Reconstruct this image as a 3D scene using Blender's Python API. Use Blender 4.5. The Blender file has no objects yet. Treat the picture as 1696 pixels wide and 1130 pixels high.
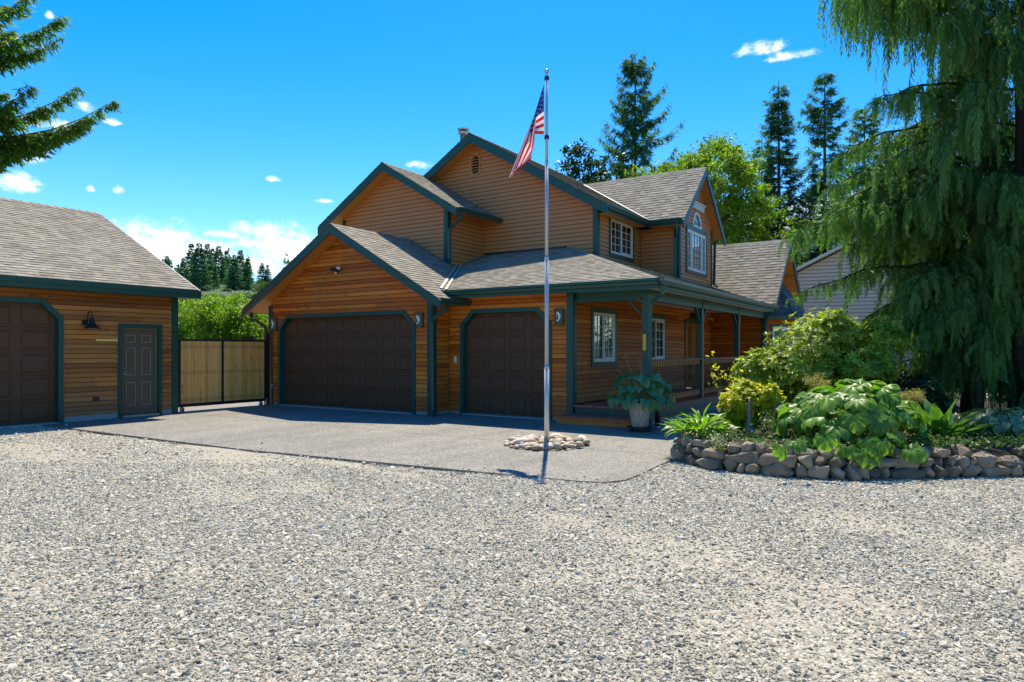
import bpy, math, random
import numpy as np
from mathutils import Vector, Matrix, Quaternion
# ------------------------------------------------------------------ camera, sky, sun, exposure
sc = bpy.context.scene
COL = sc.collection
R_ = math.radians
cam_d = bpy.data.cameras.new('camera'); cam = bpy.data.objects.new('camera', cam_d); COL.objects.link(cam)
cam.location = (0, 0, 1.56); cam.rotation_euler = (R_(90), 0, R_(33))
cam_d.sensor_width = 36; cam_d.lens = 1135/1696*36; cam_d.shift_y = 14/1696
cam_d.clip_start = .05; cam_d.clip_end = 3000
sc.camera = cam
SUN = Vector((-1.56, 2.80, 6.13)).normalized()
sun_elev = math.asin(SUN.z); sun_az = math.atan2(SUN.x, SUN.y)       # from +Y, clockwise
sd = bpy.data.lights.new('sun', 'SUN'); sd.energy = 2.95; sd.angle = R_(.53); sd.color = (1, .905, .735)
so = bpy.data.objects.new('sun', sd); COL.objects.link(so); so.rotation_euler = SUN.to_track_quat('Z', 'Y').to_euler()
so.location = (-20, 30, 60)
sc.view_settings.view_transform = 'Standard'; sc.view_settings.look = 'None'
sc.view_settings.exposure = 1.46; sc.view_settings.gamma = 1; sc.view_settings.use_curve_mapping = False
sc.render.engine = 'CYCLES'
sc.cycles.use_denoising = True
sc.cycles.max_bounces = 10; sc.cycles.transparent_max_bounces = 16; sc.cycles.diffuse_bounces = 4
sc.cycles.glossy_bounces = 3; sc.cycles.caustics_reflective = False; sc.cycles.caustics_refractive = False
CX, CY, FL = 848., 579., 1135.
def az_el(u, v):
    a = math.atan((u-CX)/FL) - R_(33); d = math.hypot(FL, u-CX)
    return a, math.atan((CY-v)/d)
world = bpy.data.worlds.new('World'); sc.world = world; world.use_nodes = True
class NT:
    def __init__(s, tree): s.t = tree; s.n = tree.nodes; s.l = tree.links
    def node(s, typ, ins=None, **kw):
        n = s.n.new(typ)
        for k, v in kw.items(): setattr(n, k, v)
        for k, v in (ins or {}).items():
            if isinstance(v, bpy.types.NodeSocket): s.l.new(v, n.inputs[k])
            else: n.inputs[k].default_value = v
        return n
    def math(s, op, a, b=None, c=None, clamp=False):
        n = s.n.new('ShaderNodeMath'); n.operation = op; n.use_clamp = clamp
        for i, v in enumerate((a, b, c)):
            if v is None: continue
            if isinstance(v, bpy.types.NodeSocket): s.l.new(v, n.inputs[i])
            else: n.inputs[i].default_value = v
        return n.outputs[0]
    def mix(s, f, a, b, mode='MIX'):
        n = s.n.new('ShaderNodeMix'); n.data_type = 'RGBA'; n.blend_type = mode
        for i, v in ((0, f), (6, a), (7, b)):
            if isinstance(v, bpy.types.NodeSocket): s.l.new(v, n.inputs[i])
            else: n.inputs[i].default_value = v if i == 0 else (tuple(v)+(1,))[:4]
        return n.outputs[2]
    def ramp(s, f, stops, interp='LINEAR'):
        n = s.n.new('ShaderNodeValToRGB'); n.color_ramp.interpolation = interp
        e = n.color_ramp.elements
        while len(e) < len(stops): e.new(.5)
        for i, (p, c) in enumerate(stops):
            e[i].position = p; e[i].color = (tuple(c)+(1,))[:4] if not isinstance(c, (int, float)) else (c, c, c, 1)
        s.l.new(f, n.inputs[0]); return n.outputs[0]
    def noise(s, vec, scale, detail=4, rough=.55, dist=0):
        n = s.node('ShaderNodeTexNoise', {'Scale': scale, 'Detail': detail, 'Roughness': rough, 'Distortion': dist})
        if vec is not None: s.l.new(vec, n.inputs['Vector'])
        return n.outputs['Fac']
    def scale(s, vec, sx, sy, sz, loc=None):
        n = s.node('ShaderNodeMapping', {'Scale': (sx, sy, sz)}); s.l.new(vec, n.inputs['Vector'])
        if loc is not None: s.l.new(loc, n.inputs['Location'])
        return n.outputs[0]
def build_world():
    w = NT(world.node_tree); w.n.clear()
    sky = w.node('ShaderNodeTexSky', sky_type='NISHITA', sun_disc=False)
    sky.sun_elevation = sun_elev; sky.sun_rotation = sun_az; sky.altitude = 200; sky.air_density = 1.0; sky.dust_density = .25; sky.ozone_density = 3.0
    hs = w.node('ShaderNodeHueSaturation', {'Hue': .506, 'Saturation': 1.5, 'Value': .86, 'Color': sky.outputs[0]})
    geo = w.node('ShaderNodeTexCoord')
    sep = w.node('ShaderNodeSeparateXYZ', {0: geo.outputs['Generated']})
    x, y, z = sep.outputs
    az = w.math('ARCTAN2', x, y); el = w.math('ARCSINE', z)
    comb = w.node('ShaderNodeCombineXYZ', {0: az, 1: w.math('MULTIPLY', el, 1.6), 2: 0.0}).outputs[0]
    nz = w.noise(comb, 30, 8, .62, .5); nzb = w.noise(comb, 90, 6, .65)
    wob = w.math('ADD', w.math('MULTIPLY', w.math('SUBTRACT', nz, .50), 2.6), w.math('MULTIPLY', w.math('SUBTRACT', nzb, .5), 1.7))
    blobs = [(255, 408, 110, 50), (335, 430, 105, 44), (370, 390, 42, 11), (432, 382, 62, 20), (440, 405, 70, 20), (485, 425, 90, 56), (238, 386, 44, 24), (420, 440, 120, 30), (190, 440, 120, 40),
             (22, 305, 50, 25), (30, 255, 58, 24), (90, 208, 50, 13), (62, 235, 42, 16), (145, 180, 22, 11), (185, 203, 18, 9),
             (1262, 82, 50, 14), (1310, 93, 52, 10), (1366, 352, 90, 38), (1290, 375, 70, 26), (1440, 380, 80, 40),
             (697, 274, 30, 9), (452, 297, 16, 7), (537, 333, 18, 5), (196, 316, 12, 10), (150, 314, 10, 7), (82, 26, 9, 8), (1400, 330, 90, 14)]
    f = None
    for (u, v, ru, rv) in blobs:
        a0, e0 = az_el(u, v); k = FL/(math.hypot(FL, u-CX)**2)
        ra = ru*FL/(FL*FL+(u-CX)**2); re = rv/math.hypot(FL, u-CX)
        dx = w.math('MULTIPLY', w.math('SUBTRACT', az, a0), 1/ra); dy = w.math('MULTIPLY', w.math('SUBTRACT', el, e0), 1/re)
        # flat-based, domed top: squash the lower half
        dy = w.math('MULTIPLY', dy, w.math('ADD', 1.0, w.math('MULTIPLY', w.math('LESS_THAN', dy, 0.0), .5)))
        d = w.math('SUBTRACT', 1.0, w.math('ADD', w.math('MULTIPLY', dx, dx), w.math('MULTIPLY', dy, dy)))
        f = d if f is None else w.math('MAXIMUM', f, d)
    # cumulus continued outside the view, thickened there to add white fill light
    n2 = w.noise(comb, 3.2, 6, .6, .3)
    low = w.ramp(z, [(0, 1), (.2, .95), (.5, .3), (.7, 0), (1, 0)])
    side = w.ramp(w.math('ABSOLUTE', w.math('ADD', az, R_(33))), [(0, 0), (.68, 0), (.80, 1), (1, 1)])
    gen = w.math('SUBTRACT', w.math('MULTIPLY', w.math('MULTIPLY', n2, side), low), .49)
    f = w.math('MAXIMUM', w.math('ADD', f, wob), w.math('MULTIPLY', gen, 6.0))
    mask = w.ramp(w.math('MULTIPLY', f, .92), [(0, 0), (.3, .10), (.7, .55), (1, 1)])
    soft = w.ramp(w.noise(comb, 20, 4, .6), [(.34, (.50, .60, .78)), (.6, (1, 1, 1))])
    cl = w.node('ShaderNodeVectorMath', {0: soft, 1: (6.2, 6.2, 6.2)}, operation='MULTIPLY').outputs[0]
    col = w.mix(mask, hs.outputs[0], cl)
    bg = w.node('ShaderNodeBackground', {'Color': col, 'Strength': .105})
    out = w.node('ShaderNodeOutputWorld', {'Surface': bg.outputs[0]})
build_world()
# ------------------------------------------------------------------ helpers
rng = random.Random(7); nr = np.random.default_rng(11)
def wloc(o):
    m = Matrix.LocRotScale(o.location, o.rotation_euler, o.scale)
    return wloc(o.parent) @ o.matrix_parent_inverse @ m if o.parent else m
def attach(o, p):
    o.parent = p; o.matrix_parent_inverse = wloc(p).inverted(); return o
def thing(name, label, cat, loc=(0, 0, 0), rz=0, group=None):
    o = bpy.data.objects.new(name, None); COL.objects.link(o); o.empty_display_size = .2
    o.location = loc; o.rotation_euler = (0, 0, rz); o['label'] = label; o['category'] = cat
    if group: o['group'] = group
    return o
def tag(o, label, cat, group=None):
    o['label'] = label; o['category'] = cat
    if group: o['group'] = group
    return o
def struct(o): o['kind'] = 'structure'; return o
def stuff(o, label=None, cat=None):
    o['kind'] = 'stuff'
    if label: o['label'] = label
    if cat: o['category'] = cat
    return o
def link(name, me, parent=None, local=False):
    o = bpy.data.objects.new(name, me); COL.objects.link(o)
    if parent is not None:
        if local: o.parent = parent
        else: attach(o, parent)
    return o
class MB:
    def __init__(s): s.v = []; s.f = []; s.tone = []; s.mi = []; s.cur = 0
    def add(s, vs, fs, tone=0.):
        b = len(s.v); s.v += [tuple(p) for p in vs]; s.f += [tuple(i+b for i in f) for f in fs]; s.tone += [tone]*len(vs); s.mi += [s.cur]*len(fs)
    def box(s, x0, x1, y0, y1, z0, z1, tone=0.):
        s.add([(x0,y0,z0),(x1,y0,z0),(x1,y1,z0),(x0,y1,z0),(x0,y0,z1),(x1,y0,z1),(x1,y1,z1),(x0,y1,z1)],
              [(0,3,2,1),(4,5,6,7),(0,1,5,4),(1,2,6,5),(2,3,7,6),(3,0,4,7)], tone); return s
    def obox(s, c, ax, ay, az, hx, hy, hz):     # oriented box
        c = Vector(c); X = Vector(ax).normalized()*hx; Y = Vector(ay).normalized()*hy; Z = Vector(az).normalized()*hz
        s.add([c-X-Y-Z, c+X-Y-Z, c+X+Y-Z, c-X+Y-Z, c-X-Y+Z, c+X-Y+Z, c+X+Y+Z, c-X+Y+Z],
              [(0,3,2,1),(4,5,6,7),(0,1,5,4),(1,2,6,5),(2,3,7,6),(3,0,4,7)]); return s
    def extrude(s, pts, vec):
        n = len(pts); v = Vector(vec); P = [Vector(p) for p in pts]
        s.add(P+[p+v for p in P], [tuple(range(n))[::-1], tuple(range(n, 2*n))]+[(i, (i+1) % n, n+(i+1) % n, n+i) for i in range(n)]); return s
    def lathe(s, prof, c=(0, 0, 0), n=16, caps=True):
        cx, cy, cz = c; b = []
        for r, z in prof: b += [(cx+r*math.cos(2*math.pi*k/n), cy+r*math.sin(2*math.pi*k/n), cz+z) for k in range(n)]
        fs = [(i*n+k, i*n+(k+1) % n, (i+1)*n+(k+1) % n, (i+1)*n+k) for i in range(len(prof)-1) for k in range(n)]
        if caps: fs += [tuple(range(n))[::-1], tuple((len(prof)-1)*n+k for k in range(n))]
        s.add(b, fs); return s
    def tube(s, path, rad, n=8, sq=None):
        P = [Vector(p) for p in path]; m = len(P); rad = [rad]*m if isinstance(rad, (int, float)) else rad
        up = Vector((0, 0, 1)); b = []; prev = None
        for i, p in enumerate(P):
            d = (P[min(i+1, m-1)]-P[max(i-1, 0)]).normalized()
            if prev is None:
                a = d.cross(up if abs(d.z) < .95 else Vector((0, 1, 0))).normalized()
            else: a = (prev-d*prev.dot(d)).normalized()
            prev = a; c = d.cross(a)
            if sq:
                for sx, sy in ((-1,-1),(1,-1),(1,1),(-1,1)): b.append(p+a*sx*sq[0]+c*sy*sq[1])
            else:
                for k in range(n):
                    t = 2*math.pi*k/n; b.append(p+(a*math.cos(t)+c*math.sin(t))*rad[i])
        if sq: n = 4
        fs = [(i*n+k, i*n+(k+1) % n, (i+1)*n+(k+1) % n, (i+1)*n+k) for i in range(m-1) for k in range(n)]
        fs += [tuple(range(n))[::-1], tuple((m-1)*n+k for k in range(n))]
        s.add(b, fs); return s
    def mesh(s, name, mat, smooth=False):
        me = bpy.data.meshes.new(name); me.from_pydata([tuple(p) for p in s.v], [], s.f)
        for m in (mat if isinstance(mat, (list, tuple)) else [mat]): me.materials.append(m)
        if any(s.mi): me.polygons.foreach_set('material_index', s.mi)
        if any(s.tone):
            a = me.attributes.new('tone', 'FLOAT', 'POINT'); a.data.foreach_set('value', s.tone)
        if smooth: me.shade_smooth()
        me.update(); return me
    def build(s, name, mat, parent=None, smooth=False): return link(name, s.mesh(name, mat, smooth), parent)
def fast_mesh(name, V, F, mat, tone=None, smooth=False, k=None):
    """numpy arrays to a mesh: V (n,3), F (m,k)"""
    V = np.asarray(V, np.float32); F = np.asarray(F, np.int32); k = F.shape[1]
    me = bpy.data.meshes.new(name); me.vertices.add(len(V)); me.vertices.foreach_set('co', V.ravel())
    me.loops.add(F.size); me.loops.foreach_set('vertex_index', F.ravel())
    me.polygons.add(len(F)); me.polygons.foreach_set('loop_start', np.arange(0, F.size, k, dtype=np.int32))
    if tone is not None:
        a = me.attributes.new('tone', 'FLOAT', 'POINT'); a.data.foreach_set('value', np.asarray(tone, np.float32))
    for m in (mat if isinstance(mat, (list, tuple)) else [mat]): me.materials.append(m)
    me.update(calc_edges=True)
    if smooth: me.shade_smooth()
    return me
# ------------------------------------------------------------------ materials
def newmat(name):
    m = bpy.data.materials.new(name); m.use_nodes = True; t = NT(m.node_tree); t.n.clear()
    b = t.node('ShaderNodeBsdfPrincipled'); o = t.node('ShaderNodeOutputMaterial', {'Surface': b.outputs[0]}); return m, t, b, o
def setc(t, b, c):
    if isinstance(c, bpy.types.NodeSocket): t.l.new(c, b.inputs['Base Color'])
    else: b.inputs['Base Color'].default_value = (tuple(c)+(1,))[:4]
def bump(t, b, h, strength=.3, dist=.01):
    n = t.node('ShaderNodeBump', {'Height': h, 'Strength': strength, 'Distance': dist}); t.l.new(n.outputs[0], b.inputs['Normal'])
def plain(name, c, rough=.6, var=.12, scale=6, metal=0, spec=.5, bmp=0):
    m, t, b, o = newmat(name); tc = t.node('ShaderNodeTexCoord').outputs['Object']
    n = t.noise(tc, scale, 5, .6)
    n2 = t.noise(tc, scale*9, 3, .6)
    f = t.math('ADD', t.math('MULTIPLY', n, .7), t.math('MULTIPLY', n2, .3))
    setc(t, b, t.mix(f, [x*(1-var) for x in c], [min(1, x*(1+var)) for x in c]))
    b.inputs['Roughness'].default_value = rough; b.inputs['Metallic'].default_value = metal; b.inputs['Specular IOR Level'].default_value = spec
    if bmp: bump(t, b, n2, bmp, .005)
    return m
M = {}
def wood(name, stops, knots=.5, grey=0., rough=.6, vert=False, seed=0., spec=.3, weather=0.):
    m, t, b, o = newmat(name)
    tc = t.node('ShaderNodeTexCoord').outputs['Object']; rnd = t.node('ShaderNodeObjectInfo').outputs['Random']
    off = t.node('ShaderNodeCombineXYZ', {0: t.math('MULTIPLY', rnd, 37), 1: t.math('MULTIPLY', rnd, 53), 2: t.math('MULTIPLY', rnd, 71)}).outputs[0]
    g = t.scale(tc, *((9, 9, .7) if vert else (.8, .8, 22)), loc=off)
    grain = t.noise(g, 3.0, 7, .65, .6)
    wide = t.noise(t.scale(tc, *((1.5, 1.5, .6) if vert else (.7, .7, 1.5)), loc=off), 1.0, 4, .6)
    f = t.math('ADD', t.math('ADD', t.math('MULTIPLY', grain, .42), t.math('MULTIPLY', rnd, .38)), t.math('MULTIPLY', wide, .28))
    c = t.ramp(f, stops)
    if knots:
        vo = t.node('ShaderNodeTexVoronoi', {'Scale': 1.0, 'Randomness': 1.0}); t.l.new(t.scale(tc, *((7, 7, 2.6) if vert else (2.9, 2.9, 9.2)), loc=off), vo.inputs['Vector'])
        k = t.ramp(vo.outputs['Distance'], [(0, 1), (.10, 1), (.16, 0)])
        pick = t.math('GREATER_THAN', t.node('ShaderNodeSeparateColor', {0: vo.outputs['Color']}).outputs[0], .35)
        ring = t.ramp(vo.outputs['Distance'], [(.1, 0), (.2, .35), (.34, 0)])
        c = t.mix(t.math('MULTIPLY', t.math('MULTIPLY', k, pick), knots), c, (.10, .035, .012))
        c = t.mix(t.math('MULTIPLY', ring, knots), c, (.22, .09, .03))
    along = t.node('ShaderNodeSeparateXYZ', {0: tc}).outputs
    if not vert and knots:      # butt joints between lengths of board
        xy = t.math('ADD', t.math('ADD', along[0], along[1]), t.math('MULTIPLY', rnd, 9.7)); fr = t.math('FRACT', t.math('DIVIDE', xy, 2.9)); sg = t.math('FLOOR', t.math('DIVIDE', xy, 2.9))
        wn_ = t.node('ShaderNodeTexWhiteNoise', noise_dimensions='2D'); cv = t.node('ShaderNodeCombineXYZ', {0: sg, 1: rnd, 2: 0.0}); t.l.new(cv.outputs[0], wn_.inputs['Vector'])
        c = t.mix(1.0, c, t.ramp(wn_.outputs['Value'], [(0, .74), (1, 1.12)]), 'MULTIPLY'); c = t.mix(t.math('LESS_THAN', fr, .0022), c, (.05, .02, .01))
    if weather:      # sun- and splash-worn patches
        wn = t.noise(t.scale(tc, .5, .5, 1.2), 1.7, 5, .7)
        low = t.ramp(t.node('ShaderNodeSeparateXYZ', {0: tc}).outputs[2], [(0, 1), (.9, 0)])   # splash zone
        wf = t.math('ADD', t.math('MULTIPLY', t.ramp(wn, [(.5, 0), (.7, 1)]), weather*.5), t.math('MULTIPLY', low, weather))
        c = t.mix(t.math('MINIMUM', wf, .8), c, (.34, .17, .09))
    setc(t, b, c); b.inputs['Roughness'].default_value = rough; b.inputs['Specular IOR Level'].default_value = spec
    bump(t, b, grain, .35, .004); return m
CED = [(.25, (.34, .062, .005)), (.42, (.56, .130, .010)), (.6, (.68, .190, .016)), (.85, (.74, .27, .035))]
M['cedar'] = wood('cedar siding', CED, .75, weather=.22)
M['backing'] = plain('gap shadow brown backing', (.075, .030, .014), .9, .1, 3)  # dark tone stands in for the shadow in gaps between siding boards
M['cedar_shop'] = wood('weathered cedar siding', [(.25, (.18, .055, .014)), (.42, (.36, .12, .022)), (.6, (.50, .185, .035)), (.85, (.56, .26, .065))], .8, weather=.45)
M['fence_wood'] = wood('fresh fence boards', [(.25, (.66, .25, .045)), (.45, (.84, .38, .085)), (.65, (.92, .47, .13)), (.9, (.93, .57, .2))], .5, vert=True)
M['paint_tan'] = plain('tan painted siding', (.62, .235, .070), .55, .10, 3)
M['paint_gold'] = plain('stained soffit wood', (.50, .22, .045), .55, .14, 5)
M['teal'] = plain('teal trim paint', (.008, .068, .050), .45, .12, 5)
M['teal_dark'] = plain('dark green trim paint', (.014, .064, .038), .45, .12, 5)
M['gutter'] = plain('teal enamelled gutter', (.008, .068, .049), .35, .08, 4)
M['door_brown'] = plain('dark brown garage door paint', (.115, .056, .027), .62, .08, 4, spec=.25, bmp=.15)
M['mandoor'] = plain('olive grey door paint', (.115, .082, .046), .45, .06, 4)
M['doorline'] = plain('pale worn moulding edge', (.26, .23, .15), .5, .1, 9)
M['white'] = plain('white vinyl', (.74, .73, .68), .35, .04, 4)
M['cream'] = plain('cream weathered trim', (.62, .62, .55), .5, .08, 4)
M['metal_black'] = plain('black powder coat', (.012, .012, .013), .45, .2, 8)
M['alu'] = plain('dull aluminium', (.55, .56, .56), .35, .08, 5, metal=.85)
M['steel'] = plain('galvanised steel', (.5, .5, .5), .3, .15, 12, metal=.9)
M['flash'] = plain('pale valley flashing', (.33, .31, .26), .5, .1, 6)
M['yellow'] = plain('yellow enamel', (.78, .56, .02), .4, .05, 6)
M['yellow_pale'] = plain('pale yellow plaque paint', (.72, .62, .12), .4, .1, 20)
M['deckred'] = wood('red stained decking', [(.25, (.34, .075, .045)), (.5, (.48, .12, .07)), (.85, (.56, .18, .11))], 0)
M['interior'] = plain('dark room', (.03, .028, .025), .9)
M['curtain'] = plain('pale curtain cloth', (.55, .5, .4), .8, .15, 6)
M['blind'] = plain('pale blind slats', (.6, .58, .52), .6, .1, 6)
M['railcedar'] = wood('honey cedar rail', [(.25, (.62, .26, .05)), (.6, (.82, .40, .09)), (.9, (.88, .50, .16))], 0)
M['bronze'] = plain('painted lamp housing', (.055, .075, .05), .45, .15, 9)
M['opal'] = plain('opal lamp glass', (.78, .76, .66), .35, .05, 9)
def glass():
    m, t, b, o = newmat('window glass'); t.n.remove(b)
    fr = t.node('ShaderNodeFresnel', {'IOR': 1.5}); fac = t.math('ADD', t.math('MULTIPLY', fr.outputs[0], 1.4), .10, clamp=True)
    tr = t.node('ShaderNodeBsdfTransparent', {'Color': (.72, .76, .74, 1)}); gl = t.node('ShaderNodeBsdfGlossy', {'Roughness': .015, 'Color': (.9, .95, 1, 1)})
    mx = t.node('ShaderNodeMixShader', {0: fac, 1: tr.outputs[0], 2: gl.outputs[0]}); t.l.new(mx.outputs[0], o.inputs['Surface']); return m
M['glass'] = glass()
def shingle(name, dark, light):
    m, t, b, o = newmat(name); tc = t.node('ShaderNodeTexCoord').outputs['Object']
    tone = t.node('ShaderNodeAttribute', attribute_name='tone').outputs['Fac']
    gr = t.noise(tc, 140, 3, .7); bl = t.noise(tc, 1.3, 4, .6)
    f = t.math('ADD', t.math('ADD', t.math('MULTIPLY', tone, .6), t.math('MULTIPLY', gr, .35)), t.math('MULTIPLY', t.math('SUBTRACT', bl, .5), .35))
    setc(t, b, t.ramp(f, [(.1, dark), (.85, light)])); b.inputs['Roughness'].default_value = .92; b.inputs['Specular IOR Level'].default_value = .2
    bump(t, b, gr, .5, .003); return m
M['shingle'] = shingle('asphalt shingles', (.155, .135, .100), (.36, .325, .255))
M['shingle_dark'] = shingle('dark asphalt shingles', (.05, .05, .052), (.17, .165, .16))
def concrete():
    m, t, b, o = newmat('exposed aggregate concrete'); tc = t.node('ShaderNodeTexCoord').outputs['Object']
    vo = t.node('ShaderNodeTexVoronoi', {'Scale': 70.0}); t.l.new(tc, vo.inputs['Vector'])
    peb = t.node('ShaderNodeSeparateColor', {0: vo.outputs['Color']}).outputs[0]
    edge = t.ramp(vo.outputs['Distance'], [(.25, 1), (.6, .55)])
    st = t.noise(tc, .7, 6, .65); st2 = t.noise(tc, 5, 5, .6)
    c = t.ramp(peb, [(0, (.15, .143, .122)), (.35, (.265, .252, .215)), (.7, (.355, .335, .285)), (1, (.53, .505, .43))])
    c = t.mix(1.0, c, t.ramp(st, [(.3, (.80, .80, .80)), (.7, (1.08, 1.06, 1.02))]), 'MULTIPLY')
    c = t.mix(.6, c, t.ramp(st2, [(.3, .82), (.7, 1.1)]), 'MULTIPLY'); c = t.mix(1.0, c, edge, 'MULTIPLY')
    tr = t.noise(t.scale(tc, 1.6, .16, 1), 1.0, 5, .7); c = t.mix(.55, c, t.ramp(tr, [(.36, .62), (.52, 1)]), 'MULTIPLY')     # tyre tracks and drips
    dp = t.noise(t.scale(tc, 1, 1, 1), 1.7, 3, .5); c = t.mix(.5, c, t.ramp(dp, [(.26, .5), (.33, 1)]), 'MULTIPLY')
    setc(t, b, c); b.inputs['Roughness'].default_value = .85; bump(t, b, vo.outputs['Distance'], .4, .004); return m
M['pad'] = concrete()
M['concrete'] = plain('grey concrete', (.34, .33, .30), .85, .2, 4, bmp=.3)
def leafmat(name, dark, light, trans=.35, rough=.45, spec=.4, vein=False, hue=None, bark=None):
    """leaf colour by its own 'tone' attribute; light shows through the blade"""
    m, t, b, o = newmat(name); tc = t.node('ShaderNodeTexCoord').outputs['Object']
    tone = t.node('ShaderNodeAttribute', attribute_name='tone').outputs['Fac']; rnd = t.node('ShaderNodeObjectInfo').outputs['Random']
    n = t.noise(tc, 3, 3, .6)
    f = t.math('ADD', t.math('MULTIPLY', tone, .75), t.math('MULTIPLY', n, .25))
    if hue == 'obj': f = t.math('ADD', t.math('MULTIPLY', f, .68), t.math('MULTIPLY', rnd, .32))
    stops = [(.05, dark), (.8, light)]
    if bark: stops = [(0, bark), (.04, bark), (.08, dark), (.8, light)]
    c = t.ramp(f, stops); setc(t, b, c)
    b.inputs['Roughness'].default_value = rough; b.inputs['Specular IOR Level'].default_value = spec
    tr = t.node('ShaderNodeBsdfTranslucent'); gm = t.mix(1.0, c, (1.25, 1.5, .55), 'MULTIPLY'); t.l.new(gm, tr.inputs['Color'])
    mx = t.node('ShaderNodeMixShader', {0: trans, 1: b.outputs[0], 2: tr.outputs[0]}); t.l.new(mx.outputs[0], o.inputs['Surface']); return m
# ------------------------------------------------------------------ wall and roof builders
def ivl(poly, z):
    xs = []
    n = len(poly)
    for i in range(n):
        (x0, z0), (x1, z1) = poly[i], poly[(i+1) % n]
        if (z0 <= z < z1) or (z1 <= z < z0): xs.append(x0+(x1-x0)*(z-z0)/(z1-z0))
    return (min(xs), max(xs)) if len(xs) >= 2 else None
def segs(poly, ops, z):
    b = ivl(poly, z)
    if not b: return []
    out = [b]
    for op in ops:
        q = ivl(op, z)
        if not q: continue
        nx = []
        for (l, r) in out:
            if q[1] <= l or q[0] >= r: nx.append((l, r)); continue
            if q[0] > l: nx.append((l, q[0]))
            if q[1] < r: nx.append((q[1], r))
        out = nx
    return out
def wallfn(o, t, n):
    o, t, n = Vector(o), Vector(t), Vector(n)
    return lambda s, z, d=0.: Vector((o.x+t.x*s+n.x*d, o.y+t.y*s+n.y*d, z))
def clad(parent, P, poly, ops, mat, mcore, ex=.1045, board='siding_board', pieces=True, wallname='wall', gap=.011):
    zs = sorted({round(z, 4) for _, z in poly} | {round(z, 4) for op in ops for _, z in op}); e = 1e-4
    zlo, zhi = zs[0], max(z for _, z in poly)
    core = MB()
    for a, b in zip(zs[:-1], zs[1:]):
        if a >= zhi: break
        for (l0, r0), (l1, r1) in zip(segs(poly, ops, a+e), segs(poly, ops, b-e)):
            core.add([P(l0, a, -.02), P(r0, a, -.02), P(r1, b, -.02), P(l1, b, -.02), P(l0, a, -.10), P(r0, a, -.10), P(r1, b, -.10), P(l1, b, -.10)],
                     [(0,1,2,3), (0,3,7,4), (1,5,6,2), (4,7,6,5)])
    w = core.build(wallname, mcore if mcore is not mat else M['backing'], parent)
    k = 0; z = zlo; allmb = MB()
    while z < zhi-.01:
        z1 = min(z+ex, zhi); br = [z]+[q for q in zs if z+.004 < q < z1-.004]+[z1]
        groups = []
        for a, b in zip(br[:-1], br[1:]):
            A, B = segs(poly, ops, a+e), segs(poly, ops, b-e)
            for (l0, r0), (l1, r1) in zip(A, B):
                if max(r0-l0, r1-l1) < .03: continue
                da = .022-.018*(a-z)/ex; db = .022-.018*(b-z)/ex; a_ = a+(gap if a == z else 0)
                vs = [P(l0, a_, da), P(r0, a_, da), P(r1, b, db), P(l1, b, db), P(l0, a_, -.018), P(r0, a_, -.018), P(r1, b, -.02), P(l1, b, -.02)]
                groups.append((vs, min(l0, l1), max(r0, r1)))
        fs = [(0,1,2,3), (0,4,5,1), (0,3,7,4), (1,5,6,2)]; comps = []
        for gq in groups:
            hit = [c for c in comps if any(gq[1] < q[2]-.005 and gq[2] > q[1]+.005 for q in c)]
            nc = [gq]+[q for c in hit for q in c]; comps = [c for c in comps if c not in hit]+[nc]
        for c in comps:
            mb = MB() if pieces else allmb
            for vs, _, _ in c: mb.add(vs, fs)
            if pieces: mb.build(board, mat, w)
        z = z1
    if not pieces: allmb.build(board, mat, w)['kind'] = 'stuff'
    return w
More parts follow.
